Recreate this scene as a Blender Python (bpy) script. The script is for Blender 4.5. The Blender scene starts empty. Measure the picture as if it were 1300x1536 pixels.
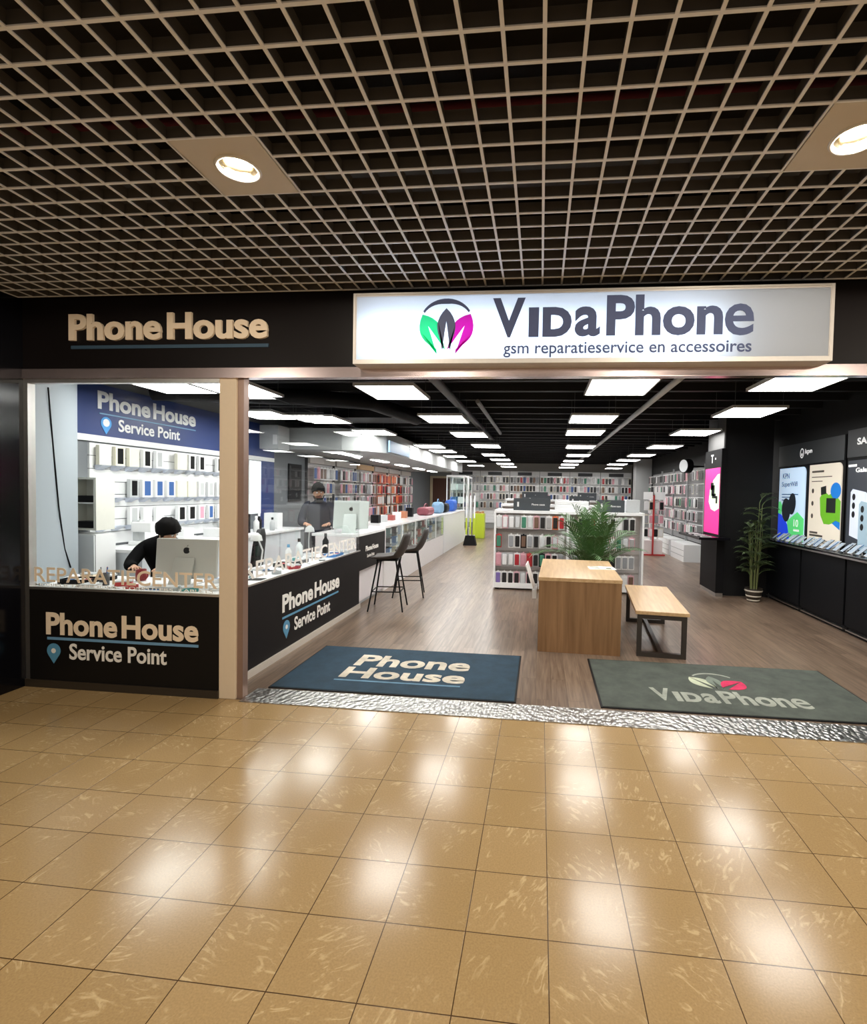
import bpy, bmesh, math, random
from mathutils import Vector, Matrix
random.seed(7)
C = bpy.context.scene.collection
SC = bpy.context.scene
PI = math.pi

# ------------------------------------------------------------------ camera, world, exposure
cam_d = bpy.data.cameras.new('camera')
cam = bpy.data.objects.new('camera', cam_d); C.objects.link(cam)
cam_d.sensor_fit = 'HORIZONTAL'; cam_d.sensor_width = 36.0
FPX, CX0, CY0 = 757.64, 731.02, 763.2
cam_d.lens = FPX / 1300 * 36.0
cam_d.shift_x = -(CX0 - 650) / 1300
cam_d.shift_y = -(768 - CY0) / 1300
cam_d.clip_start = 0.05; cam_d.clip_end = 100
YAW, PITCH, ROLL = -0.1038, -0.0327, 0.0199
_f = Vector((math.sin(YAW)*math.cos(PITCH), math.cos(YAW)*math.cos(PITCH), math.sin(PITCH)))
_r = Vector((math.cos(YAW), -math.sin(YAW), 0)); _u = _r.cross(_f)
_r2 = math.cos(ROLL)*_r + math.sin(ROLL)*_u; _u2 = math.cos(ROLL)*_u - math.sin(ROLL)*_r
m = Matrix(((_r2.x, _u2.x, -_f.x, 0), (_r2.y, _u2.y, -_f.y, -3.560), (_r2.z, _u2.z, -_f.z, 1.607), (0, 0, 0, 1)))
cam.matrix_world = m
SC.camera = cam

SC.view_settings.view_transform = 'Standard'
SC.view_settings.look = 'None'
SC.view_settings.exposure = 0.0
SC.view_settings.gamma = 1.0
SC.view_settings.use_curve_mapping = False
SC.cycles.use_denoising = True
SC.cycles.max_bounces = 10
SC.cycles.transparent_max_bounces = 24
SC.cycles.sample_clamp_indirect = 6.0

W = bpy.data.worlds.new('world'); SC.world = W; W.use_nodes = True
W.node_tree.nodes['Background'].inputs[0].default_value = (1.0, 0.90, 0.78, 1)
W.node_tree.nodes['Background'].inputs[1].default_value = 0.30

PANEL_L = 20.0          # shop ceiling panels
DOWN_W = 48.0           # mall downlights
SIGN_W = 7.5            # tubes inside the light box

# ------------------------------------------------------------------ materials
def new_mat(name):
    mt = bpy.data.materials.new(name); mt.use_nodes = True
    nt = mt.node_tree
    return mt, nt, nt.nodes['Principled BSDF']
_MC = {}
def M(col, rough=0.5, metal=0.0, noise=0.06, nscale=30.0, emis=0.0, spec=0.5, ecol=None):
    key = (tuple(col), rough, metal, noise, nscale, emis, spec, ecol)
    if key in _MC: return _MC[key]
    mt, nt, b = new_mat('surface')
    b.inputs['Roughness'].default_value = rough
    b.inputs['Metallic'].default_value = metal
    b.inputs['Specular IOR Level'].default_value = spec
    c = (*col, 1)
    if noise > 0:
        n = nt.nodes.new('ShaderNodeTexNoise'); n.inputs['Scale'].default_value = nscale; n.inputs['Detail'].default_value = 4
        tc = nt.nodes.new('ShaderNodeTexCoord'); nt.links.new(tc.outputs['Object'], n.inputs['Vector'])
        mx = nt.nodes.new('ShaderNodeMix'); mx.data_type = 'RGBA'
        mx.inputs[6].default_value = tuple(v*(1-noise) for v in col)+(1,)
        mx.inputs[7].default_value = tuple(min(1, v*(1+noise)) for v in col)+(1,)
        nt.links.new(n.outputs['Fac'], mx.inputs[0]); nt.links.new(mx.outputs[2], b.inputs['Base Color'])
    else:
        b.inputs['Base Color'].default_value = c
    if emis > 0:
        b.inputs['Emission Color'].default_value = (*(ecol or col), 1)
        b.inputs['Emission Strength'].default_value = emis
    _MC[key] = mt
    return mt
def glass_mat(tint=(0.97, 0.985, 0.98), ior=1.35, rough=0.0):
    mt, nt, b = new_mat('clear_glass'); nt.nodes.remove(b)
    out = nt.nodes['Material Output']
    t = nt.nodes.new('ShaderNodeBsdfTransparent'); t.inputs[0].default_value = (*tint, 1)
    g = nt.nodes.new('ShaderNodeBsdfGlossy'); g.inputs['Roughness'].default_value = rough
    lw = nt.nodes.new('ShaderNodeLayerWeight'); lw.inputs[0].default_value = 0.5      # symmetric thin-sheet reflectance
    pw = nt.nodes.new('ShaderNodeMath'); pw.operation = 'POWER'; pw.inputs[1].default_value = 5; nt.links.new(lw.outputs['Facing'], pw.inputs[0])
    r0 = ((ior-1)/(ior+1))**2
    f = nt.nodes.new('ShaderNodeMath'); f.operation = 'MULTIPLY_ADD'; f.inputs[1].default_value = 1-r0; f.inputs[2].default_value = r0; nt.links.new(pw.outputs[0], f.inputs[0])
    mx = nt.nodes.new('ShaderNodeMixShader')
    nt.links.new(f.outputs[0], mx.inputs[0]); nt.links.new(t.outputs[0], mx.inputs[1]); nt.links.new(g.outputs[0], mx.inputs[2])
    nt.links.new(mx.outputs[0], out.inputs[0])
    return mt
def N(nt, kind, **kw):
    n = nt.nodes.new(kind)
    for k, v in kw.items():
        if k.startswith('i_'): n.inputs[int(k[2:])].default_value = v
        else: setattr(n, k, v)
    return n
def mall_floor_mat():
    mt, nt, b = new_mat('marbled_floor_tile'); L = nt.links.new
    tc = N(nt, 'ShaderNodeTexCoord')
    off = N(nt, 'ShaderNodeVectorMath', operation='SUBTRACT'); off.inputs[1].default_value = (0.0643-30, -1.7785-30, 0)
    L(tc.outputs['Object'], off.inputs[0])
    br = N(nt, 'ShaderNodeTexBrick', offset=0.0, squash=1.0)
    br.inputs['Scale'].default_value = 1.0; br.inputs['Brick Width'].default_value = 0.3; br.inputs['Row Height'].default_value = 0.3
    br.inputs['Mortar Size'].default_value = 0.0022; br.inputs['Mortar Smooth'].default_value = 0.3
    br.inputs['Color1'].default_value = (0.395, 0.262, 0.118, 1); br.inputs['Color2'].default_value = (0.435, 0.292, 0.138, 1)
    br.inputs['Mortar'].default_value = (0.07, 0.035, 0.012, 1)
    L(off.outputs[0], br.inputs['Vector'])
    dv = N(nt, 'ShaderNodeVectorMath', operation='DIVIDE'); dv.inputs[1].default_value = (0.3, 0.3, 1); L(off.outputs[0], dv.inputs[0])
    fl = N(nt, 'ShaderNodeVectorMath', operation='FLOOR'); L(dv.outputs[0], fl.inputs[0])
    wn = N(nt, 'ShaderNodeTexWhiteNoise'); L(fl.outputs[0], wn.inputs['Vector'])
    sc = N(nt, 'ShaderNodeVectorMath', operation='SCALE'); sc.inputs['Scale'].default_value = 20; L(wn.outputs['Color'], sc.inputs[0])
    rot = N(nt, 'ShaderNodeVectorRotate', rotation_type='Z_AXIS'); L(off.outputs[0], rot.inputs['Vector'])
    ml = N(nt, 'ShaderNodeMath', operation='MULTIPLY'); ml.inputs[1].default_value = 6.28; L(wn.outputs['Value'], ml.inputs[0]); L(ml.outputs[0], rot.inputs['Angle'])
    ad = N(nt, 'ShaderNodeVectorMath', operation='ADD'); L(rot.outputs[0], ad.inputs[0]); L(sc.outputs[0], ad.inputs[1])
    st = N(nt, 'ShaderNodeVectorMath', operation='MULTIPLY'); st.inputs[1].default_value = (1.0, 2.6, 1); L(ad.outputs[0], st.inputs[0])
    n1 = N(nt, 'ShaderNodeTexNoise'); n1.inputs['Scale'].default_value = 12; n1.inputs['Detail'].default_value = 8; n1.inputs['Distortion'].default_value = 1.8; L(st.outputs[0], n1.inputs['Vector'])
    n2 = N(nt, 'ShaderNodeTexNoise'); n2.inputs['Scale'].default_value = 5; n2.inputs['Detail'].default_value = 2; L(ad.outputs[0], n2.inputs['Vector'])
    # thin light veins, where the two noises agree
    r1 = N(nt, 'ShaderNodeMapRange'); r1.inputs[1].default_value = 0.54; r1.inputs[2].default_value = 0.66; L(n1.outputs['Fac'], r1.inputs[0])
    r2 = N(nt, 'ShaderNodeMapRange'); r2.inputs[1].default_value = 0.46; r2.inputs[2].default_value = 0.60; L(n2.outputs['Fac'], r2.inputs[0])
    mm = N(nt, 'ShaderNodeMath', operation='MULTIPLY'); L(r1.outputs[0], mm.inputs[0]); L(r2.outputs[0], mm.inputs[1])
    mm2 = N(nt, 'ShaderNodeMath', operation='MULTIPLY'); mm2.inputs[1].default_value = 0.42; L(mm.outputs[0], mm2.inputs[0])
    im = N(nt, 'ShaderNodeMath', operation='SUBTRACT'); im.inputs[0].default_value = 1.0; L(br.outputs['Fac'], im.inputs[1])
    mm3 = N(nt, 'ShaderNodeMath', operation='MULTIPLY'); L(mm2.outputs[0], mm3.inputs[0]); L(im.outputs[0], mm3.inputs[1])
    fine = N(nt, 'ShaderNodeTexNoise'); fine.inputs['Scale'].default_value = 140; fine.inputs['Detail'].default_value = 3; L(off.outputs[0], fine.inputs['Vector'])
    fr = N(nt, 'ShaderNodeMapRange'); fr.inputs[1].default_value = 0.3; fr.inputs[2].default_value = 0.7; fr.inputs[3].default_value = 0.88; fr.inputs[4].default_value = 1.1; L(fine.outputs['Fac'], fr.inputs[0])
    mulc = N(nt, 'ShaderNodeVectorMath', operation='SCALE'); L(br.outputs['Color'], mulc.inputs[0]); L(fr.outputs[0], mulc.inputs['Scale'])
    mx = N(nt, 'ShaderNodeMix', data_type='RGBA'); mx.inputs[7].default_value = (0.80, 0.62, 0.36, 1)
    L(mm3.outputs[0], mx.inputs[0]); L(mulc.outputs[0], mx.inputs[6]); L(mx.outputs[2], b.inputs['Base Color'])
    rr = N(nt, 'ShaderNodeMapRange'); rr.inputs[3].default_value = 0.14; rr.inputs[4].default_value = 0.23; L(n2.outputs['Fac'], rr.inputs[0])
    L(rr.outputs[0], b.inputs['Roughness'])
    bm = N(nt, 'ShaderNodeBump'); bm.inputs['Strength'].default_value = 0.25; bm.inputs['Distance'].default_value = 0.002; bm.invert = True
    L(br.outputs['Fac'], bm.inputs['Height']); L(bm.outputs[0], b.inputs['Normal'])
    b.inputs['Specular IOR Level'].default_value = 0.36
    return mt
def wood_mat(c1, c2, plank=None, grain=(45, 2.0, 45), rough=0.35, axis='y', mort=(0.05, 0.035, 0.025)):
    mt, nt, b = new_mat('wood_grain'); L = nt.links.new
    tc = N(nt, 'ShaderNodeTexCoord')
    st = N(nt, 'ShaderNodeVectorMath', operation='MULTIPLY'); st.inputs[1].default_value = grain; L(tc.outputs['Object'], st.inputs[0])
    src = st.outputs[0]
    if plank:
        sep = N(nt, 'ShaderNodeSeparateXYZ'); L(tc.outputs['Object'], sep.inputs[0])
        cmb = N(nt, 'ShaderNodeCombineXYZ')
        ax = N(nt, 'ShaderNodeMath', operation='ADD'); ax.inputs[1].default_value = 40; L(sep.outputs['X'], ax.inputs[0])
        ay = N(nt, 'ShaderNodeMath', operation='ADD'); ay.inputs[1].default_value = 40; L(sep.outputs['Y'], ay.inputs[0])
        L(ay.outputs[0], cmb.inputs[0]); L(ax.outputs[0], cmb.inputs[1])
        br = N(nt, 'ShaderNodeTexBrick', offset=0.37, squash=1.0)
        br.inputs['Scale'].default_value = 1; br.inputs['Brick Width'].default_value = plank[1]; br.inputs['Row Height'].default_value = plank[0]
        br.inputs['Mortar Size'].default_value = 0.0012; br.inputs['Color1'].default_value = (0, 0, 0, 1); br.inputs['Color2'].default_value = (1, 1, 1, 1)
        br.inputs['Mortar'].default_value = (0.5, 0.5, 0.5, 1); L(cmb.outputs[0], br.inputs['Vector'])
        s2 = N(nt, 'ShaderNodeVectorMath', operation='SCALE'); s2.inputs['Scale'].default_value = 13; L(br.outputs['Color'], s2.inputs[0])
        a2 = N(nt, 'ShaderNodeVectorMath', operation='ADD'); L(src, a2.inputs[0]); L(s2.outputs[0], a2.inputs[1]); src = a2.outputs[0]
    n = N(nt, 'ShaderNodeTexNoise'); n.inputs['Scale'].default_value = 1.0; n.inputs['Detail'].default_value = 5; n.inputs['Distortion'].default_value = 0.4; L(src, n.inputs['Vector'])
    r = N(nt, 'ShaderNodeMapRange'); r.inputs[1].default_value = 0.3; r.inputs[2].default_value = 0.7; L(n.outputs['Fac'], r.inputs[0])
    fac = r.outputs[0]
    if plank:
        a = N(nt, 'ShaderNodeMath', operation='MULTIPLY'); a.inputs[1].default_value = 0.65; L(fac, a.inputs[0])
        sp = N(nt, 'ShaderNodeSeparateColor'); L(br.outputs['Color'], sp.inputs[0])
        bb = N(nt, 'ShaderNodeMath', operation='MULTIPLY_ADD'); bb.inputs[1].default_value = 0.35; L(sp.outputs[0], bb.inputs[0]); L(a.outputs[0], bb.inputs[2])
        fac = bb.outputs[0]
    mx = N(nt, 'ShaderNodeMix', data_type='RGBA'); mx.inputs[6].default_value = (*c1, 1); mx.inputs[7].default_value = (*c2, 1); L(fac, mx.inputs[0])
    o = mx.outputs[2]
    if plank:
        m2 = N(nt, 'ShaderNodeMix', data_type='RGBA'); m2.inputs[7].default_value = (*mort, 1); L(br.outputs['Fac'], m2.inputs[0]); L(o, m2.inputs[6]); o = m2.outputs[2]
    L(o, b.inputs['Base Color']); b.inputs['Roughness'].default_value = rough
    return mt
def tread_mat():
    mt, nt, b = new_mat('tread_plate'); L = nt.links.new
    b.inputs['Metallic'].default_value = 1.0; b.inputs['Roughness'].default_value = 0.33
    tc = N(nt, 'ShaderNodeTexCoord'); v = N(nt, 'ShaderNodeTexVoronoi'); v.inputs['Scale'].default_value = 30
    st = N(nt, 'ShaderNodeVectorMath', operation='MULTIPLY'); st.inputs[1].default_value = (1.0, 0.8, 1); L(tc.outputs['Object'], st.inputs[0]); L(st.outputs[0], v.inputs['Vector'])
    r = N(nt, 'ShaderNodeMapRange'); r.inputs[1].default_value = 0.15; r.inputs[2].default_value = 0.5; L(v.outputs['Distance'], r.inputs[0])
    n = N(nt, 'ShaderNodeTexNoise'); n.inputs['Scale'].default_value = 4; L(tc.outputs['Object'], n.inputs['Vector'])
    mu = N(nt, 'ShaderNodeMath', operation='MULTIPLY'); L(r.outputs[0], mu.inputs[0]); L(n.outputs['Fac'], mu.inputs[1])
    mx = N(nt, 'ShaderNodeMix', data_type='RGBA'); mx.inputs[6].default_value = (0.62, 0.61, 0.59, 1); mx.inputs[7].default_value = (0.26, 0.25, 0.23, 1)
    L(mu.outputs[0], mx.inputs[0]); L(mx.outputs[2], b.inputs['Base Color'])
    bm = N(nt, 'ShaderNodeBump'); bm.inputs['Strength'].default_value = 1.0; bm.inputs['Distance'].default_value = 0.012; bm.invert = True
    L(v.outputs['Distance'], bm.inputs['Height']); L(bm.outputs[0], b.inputs['Normal'])
    return mt
def carpet_mat(c):
    mt, nt, b = new_mat('carpet_pile'); L = nt.links.new
    tc = N(nt, 'ShaderNodeTexCoord'); n = N(nt, 'ShaderNodeTexNoise'); n.inputs['Scale'].default_value = 5; n.inputs['Detail'].default_value = 8; n.inputs['Roughness'].default_value = 0.7
    L(tc.outputs['Object'], n.inputs['Vector'])
    r = N(nt, 'ShaderNodeMapRange'); r.inputs[1].default_value = 0.35; r.inputs[2].default_value = 0.7; L(n.outputs['Fac'], r.inputs[0])
    mx = N(nt, 'ShaderNodeMix', data_type='RGBA'); mx.inputs[6].default_value = tuple(v*0.8 for v in c)+(1,); mx.inputs[7].default_value = tuple(v*1.35 for v in c)+(1,)
    L(r.outputs[0], mx.inputs[0]); L(mx.outputs[2], b.inputs['Base Color']); b.inputs['Roughness'].default_value = 0.95
    f = N(nt, 'ShaderNodeTexNoise'); f.inputs['Scale'].default_value = 400; L(tc.outputs['Object'], f.inputs['Vector'])
    bm = N(nt, 'ShaderNodeBump'); bm.inputs['Strength'].default_value = 0.5; bm.inputs['Distance'].default_value = 0.004; L(f.outputs['Fac'], bm.inputs['Height']); L(bm.outputs[0], b.inputs['Normal'])
    return mt
def translucent_mat():
    mt, nt, b = new_mat('light_box_acrylic'); L = nt.links.new
    out = nt.nodes['Material Output']
    t = N(nt, 'ShaderNodeBsdfTranslucent'); t.inputs[0].default_value = (0.92, 0.95, 1.0, 1)
    b.inputs['Base Color'].default_value = (0.42, 0.44, 0.47, 1); b.inputs['Roughness'].default_value = 0.3
    mx = N(nt, 'ShaderNodeMixShader'); mx.inputs[0].default_value = 0.55
    L(b.outputs[0], mx.inputs[1]); L(t.outputs[0], mx.inputs[2]); L(mx.outputs[0], out.inputs[0])
    return mt

BLACK = M((0.006, 0.006, 0.007), 0.5, spec=0.12); BLACKG = M((0.004, 0.004, 0.006), 0.15, spec=0.3)
BLACKM = M((0.008, 0.008, 0.009), 0.6, spec=0.2); DGREY = M((0.06, 0.062, 0.065), 0.5); GREY = M((0.22, 0.23, 0.235), 0.6)
LGREY = M((0.48, 0.50, 0.51), 0.6); WHITE = M((0.82, 0.83, 0.84), 0.4, noise=0.02); WHITEG = M((0.85, 0.86, 0.87), 0.15, noise=0.02)
CREAM = M((0.88, 0.72, 0.54), 0.5, noise=0.03); TXTW = M((0.90, 0.87, 0.82), 0.5, noise=0.02)
STEEL = M((0.55, 0.54, 0.53), 0.3, 1.0); ALU = M((0.72, 0.70, 0.67), 0.35, 1.0)
BLUE = M((0.012, 0.035, 0.16), 0.4); LBLUE = M((0.16, 0.33, 0.52), 0.5); PIN = M((0.10, 0.30, 0.48), 0.4)
NAVY = M((0.075, 0.090, 0.165), 0.8, spec=0.15); GREEN = M((0.01, 0.42, 0.22), 0.4); MAGENTA = M((0.42, 0.008, 0.30), 0.4)
DGREEN = M((0.01, 0.06, 0.07), 0.4); DPURP = M((0.06, 0.004, 0.07), 0.4)
RED = M((0.45, 0.03, 0.03), 0.4); ORANGE = M((0.75, 0.16, 0.06), 0.4); PINK = M((0.85, 0.35, 0.45), 0.4); LIME = M((0.48, 0.60, 0.03), 0.4)
GLASS = glass_mat(); GLASS2 = glass_mat((0.93, 0.97, 0.96), 1.4)
OAKTOP = wood_mat((0.50, 0.32, 0.16), (0.66, 0.46, 0.26), grain=(30, 2.0, 30), rough=0.3)
OAKSIDE_SHADED = wood_mat((0.20, 0.105, 0.045), (0.33, 0.185, 0.088), grain=(22, 22, 1.2), rough=0.4)  # table sides: oak darkened, the shade on them is in the colour
SHOPFLOOR = wood_mat((0.085, 0.055, 0.038), (0.29, 0.205, 0.145), plank=(0.125, 1.2), grain=(40, 2.2, 40), rough=0.30)
PANEL = M((1, 1, 1), 0.5, noise=0, emis=PANEL_L, ecol=(1.0, 0.985, 0.95))

# ------------------------------------------------------------------ mesh builder
_FONTC = {}
def font_geo(body, offset, depth):
    key = (body, offset, depth)
    if key not in _FONTC:
        cu = bpy.data.curves.new('lettering', 'FONT'); cu.body = body; cu.offset = offset; cu.resolution_u = 4; cu.extrude = 0.0
        o = bpy.data.objects.new('lettering', cu); C.objects.link(o)
        dg = bpy.context.evaluated_depsgraph_get(); me = bpy.data.meshes.new_from_object(o.evaluated_get(dg))
        vs = [v.co.copy() for v in me.vertices]; fs = [tuple(p.vertices) for p in me.polygons]
        bpy.data.objects.remove(o); bpy.data.curves.remove(cu); bpy.data.meshes.remove(me)
        _FONTC[key] = (vs, fs)
    return _FONTC[key]
class MB:
    def __init__(s, o=(0, 0, 0)):
        s.v = []; s.f = []; s.mi = []; s.sm = []; s.o = Vector(o)
    def add(s, vs, fs, mi=0, smooth=False):
        b = len(s.v); s.v += [Vector(v) - s.o for v in vs]
        for f in fs: s.f.append(tuple(b+i for i in f)); s.mi.append(mi); s.sm.append(smooth)
        return s
    def box(s, x0, x1, y0, y1, z0, z1, mi=0, T=None, bev=0.0):
        if bev > 0:
            bm = bmesh.new(); bmesh.ops.create_cube(bm, size=1)
            for v in bm.verts: v.co = Vector(((x0+x1)/2+v.co.x*(x1-x0), (y0+y1)/2+v.co.y*(y1-y0), (z0+z1)/2+v.co.z*(z1-z0)))
            bmesh.ops.bevel(bm, geom=list(bm.edges), offset=bev, segments=2, affect='EDGES', profile=0.5)
            vs = [v.co.copy() for v in bm.verts]; bm.verts.index_update(); fs = [tuple(v.index for v in f.verts) for f in bm.faces]; bm.free()
        else:
            vs = [Vector((x, y, z)) for x in (x0, x1) for y in (y0, y1) for z in (z0, z1)]
            fs = [(0, 1, 3, 2), (4, 6, 7, 5), (0, 4, 5, 1), (2, 3, 7, 6), (0, 2, 6, 4), (1, 5, 7, 3)]
        if T: vs = [T @ v for v in vs]
        return s.add(vs, fs, mi)
    def cyl(s, p0, p1, r0, r1=None, n=12, mi=0, caps=True, smooth=True):
        r1 = r0 if r1 is None else r1
        p0 = Vector(p0); p1 = Vector(p1); d = (p1-p0).normalized()
        a = d.orthogonal().normalized(); b = d.cross(a)
        vs = []
        for p, r in ((p0, r0), (p1, r1)):
            for k in range(n):
                t = 2*PI*k/n; vs.append(p + a*math.cos(t)*r + b*math.sin(t)*r)
        s.add(vs, [(k, (k+1) % n, n+(k+1) % n, n+k) for k in range(n)], mi, smooth)
        if caps: s.add(vs, [tuple(range(n))[::-1], tuple(range(n, 2*n))], mi)
        return s
    def tube(s, pts, r, n=8, mi=0):
        pts = [Vector(p) for p in pts]; rs = r if isinstance(r, (list, tuple)) else [r]*len(pts)
        vs = []; prev = None
        for i, p in enumerate(pts):
            d = (pts[min(i+1, len(pts)-1)] - pts[max(i-1, 0)]).normalized()
            a = d.orthogonal().normalized() if prev is None else (prev - d*prev.dot(d)).normalized()
            prev = a; b = d.cross(a)
            for k in range(n): t = 2*PI*k/n; vs.append(p + a*math.cos(t)*rs[i] + b*math.sin(t)*rs[i])
        fs = [(i*n+k, i*n+(k+1) % n, (i+1)*n+(k+1) % n, (i+1)*n+k) for i in range(len(pts)-1) for k in range(n)]
        s.add(vs, fs, mi, True); s.add(vs, [tuple(range(n))[::-1], tuple(range((len(pts)-1)*n, len(pts)*n))], mi)
        return s
    def lathe(s, c, prof, n=24, mi=0, axis=None):
        c = Vector(c); vs = []
        for r, z in prof:
            for k in range(n): t = 2*PI*k/n; vs.append(c + Vector((r*math.cos(t), r*math.sin(t), z)))
        fs = [(i*n+k, i*n+(k+1) % n, (i+1)*n+(k+1) % n, (i+1)*n+k) for i in range(len(prof)-1) for k in range(n)]
        return s.add(vs, fs, mi, True)
    def ball(s, c, rx, ry=None, rz=None, n=12, mi=0):
        ry = rx if ry is None else ry; rz = rx if rz is None else rz
        return s.add([Vector(c)+Vector((rx*math.sin(PI*i/8)*math.cos(2*PI*k/n), ry*math.sin(PI*i/8)*math.sin(2*PI*k/n), rz*math.cos(PI*i/8))) for i in range(9) for k in range(n)],
                     [(i*n+k, (i+1)*n+k, (i+1)*n+(k+1) % n, i*n+(k+1) % n) for i in range(8) for k in range(n)], mi, True)
    def prism(s, poly, O, R, U, depth, mi=0):
        O = Vector(O); R = Vector(R); U = Vector(U); Nn = R.cross(U)
        n = len(poly); a = [O + R*x + U*y for x, y in poly]; b = [p + Nn*depth for p in a]
        s.add(a+b, [tuple(range(n))[::-1], tuple(range(n, 2*n))] + [(i, (i+1) % n, n+(i+1) % n, n+i) for i in range(n)], mi)
        return s
    def text(s, body, O, R, U, w, h, depth=0.003, offset=0.0, mi=0):
        """text whose own box is fitted to w x h, lower-left corner at O"""
        vs, fs = font_geo(body, offset, 0)
        x0 = min(v.x for v in vs); x1 = max(v.x for v in vs); y0 = min(v.y for v in vs); y1 = max(v.y for v in vs)
        O = Vector(O); R = Vector(R); U = Vector(U); Nn = R.cross(U)
        sx = w/(x1-x0); sy = h/(y1-y0) if h else sx
        P = [O + R*((v.x-x0)*sx) + U*((v.y-y0)*sy) + Nn*depth for v in vs]
        s.add(P, fs, mi)
        # side walls of the letters
        from collections import Counter
        ec = Counter(); 
        for f in fs:
            for i in range(len(f)): ec[frozenset((f[i], f[(i+1) % len(f)]))] += 1
        Q = [p - Nn*depth for p in P]; nP = len(P); side = []
        for f in fs:
            for i in range(len(f)):
                a, b = f[i], f[(i+1) % len(f)]
                if ec[frozenset((a, b))] == 1: side.append((b, a, nP+a, nP+b))
        if depth > 0: s.add(P+Q, side, mi)
        return s
    def mesh(s, name, mats, shift=None):
        me = bpy.data.meshes.new(name)
        vs = s.v if shift is None else [v - shift for v in s.v]
        me.from_pydata([tuple(v) for v in vs], [], s.f)
        for mt in (mats if isinstance(mats, (list, tuple)) else [mats]): me.materials.append(mt)
        me.polygons.foreach_set('material_index', s.mi); me.polygons.foreach_set('use_smooth', s.sm)
        me.update(); return me
    def build(s, name, mats, parent=None):
        o = bpy.data.objects.new(name, s.mesh(name, mats)); C.objects.link(o)
        if parent: o.parent = parent
        return o
def tag(o, label, cat, group=None):
    o['label'] = label; o['category'] = cat
    if group: o['group'] = group
    return o
def root(name, label, cat, loc, rz=0.0, group=None):
    o = bpy.data.objects.new(name, None); C.objects.link(o); o.location = loc; o.rotation_euler = (0, 0, rz); o.empty_display_size = 0.1
    return tag(o, label, cat, group)
def solo(name, mb, mats, label, cat, group=None):
    """a thing that is one mesh: origin moved to the middle of its base"""
    xs = [v.x for v in mb.v]; ys = [v.y for v in mb.v]; zs = [v.z for v in mb.v]
    c = Vector(((min(xs)+max(xs))/2, (min(ys)+max(ys))/2, min(zs)))
    o = bpy.data.objects.new(name, mb.mesh(name, mats, c)); C.objects.link(o); o.location = c + mb.o
    return tag(o, label, cat, group)
def struct(name, mb, mats, parent=None):
    o = mb.build(name, mats, parent)
    if not parent: o['kind'] = 'structure'
    return o
def dup(src, loc, rz, label, group=None):
    r = src.copy(); C.objects.link(r); r.location = loc; r.rotation_euler = (0, 0, rz); r['label'] = label
    if group: r['group'] = group
    for ch in list(src.children):
        c = ch.copy(); C.objects.link(c); c.parent = r
        for g in list(ch.children):
            d = g.copy(); C.objects.link(d); d.parent = c
    return r
ORD = 'first second third fourth fifth sixth seventh eighth ninth tenth eleventh twelfth thirteenth fourteenth fifteenth sixteenth'.split()
X, Y, Z = Vector((1, 0, 0)), Vector((0, 1, 0)), Vector((0, 0, 1))

# ------------------------------------------------------------------ the setting: mall
def outline_rect(mb, x0, x1, y0, y1, z0, z1): return mb.box(x0, x1, y0, y1, z0, z1)
struct('floor', MB().box(-7.5, 6.5, -8, 0.0, -0.12, 0.0), mall_floor_mat())
struct('floor_shop', MB().box(-5.3, 4.1, 0.0, 19.2, -0.12, 0.0), SHOPFLOOR)
struct('trim_1', MB().box(-2.21, 4.1, -0.035, 0.225, 0.0, 0.006), tread_mat())          # tread plate at the entrance
CEIL = 3.0275; CELL = 0.129; GX0 = -0.0195; GY0 = -1.970
LAMPS = [(-1.374, -1.389), (1.206, -1.389), (3.786, -1.389), (-3.954, -3.969), (-1.374, -3.969), (1.206, -3.969), (3.786, -3.969), (-1.374, -6.549), (1.206, -6.549)]
HOLES = [(x-0.1935, x+0.1935, y-0.1935, y+0.1935) for x, y in LAMPS]
g = MB(); t = 0.0065; hgt = 0.055
kx0, kx1, ky0, ky1 = -45, 37, -44, 15
xa, xb, ya, yb = GX0+kx0*CELL, GX0+kx1*CELL, GY0+ky0*CELL, GY0+ky1*CELL
def spans(a, b, cuts):
    out = []; p = a
    for c0, c1 in sorted(cuts):
        if c0 > p: out.append((p, c0))
        p = max(p, c1)
    if p < b: out.append((p, b))
    return out
e = 0.01
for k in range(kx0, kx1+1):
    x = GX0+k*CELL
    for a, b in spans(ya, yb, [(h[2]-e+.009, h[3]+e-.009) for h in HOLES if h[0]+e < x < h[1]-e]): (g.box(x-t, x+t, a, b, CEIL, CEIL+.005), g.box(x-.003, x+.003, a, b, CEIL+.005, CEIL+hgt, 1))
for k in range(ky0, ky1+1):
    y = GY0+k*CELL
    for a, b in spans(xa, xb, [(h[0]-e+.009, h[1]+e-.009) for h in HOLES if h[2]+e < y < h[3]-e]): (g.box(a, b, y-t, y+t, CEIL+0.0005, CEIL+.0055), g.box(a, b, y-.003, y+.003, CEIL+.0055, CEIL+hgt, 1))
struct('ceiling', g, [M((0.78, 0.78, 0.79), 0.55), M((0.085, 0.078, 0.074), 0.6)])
struct('ceiling_slab', MB().box(-6.2, 5.2, -8, 0.02, 3.95, 4.05), M((0.02, 0.016, 0.014), 0.8))
struct('wall_front', MB().box(-6.2, 5.2, 0.0, 0.12, 2.49, 4.0), M((0.006, 0.004, 0.004), 0.4, spec=0.2))     # black fascia
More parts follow.
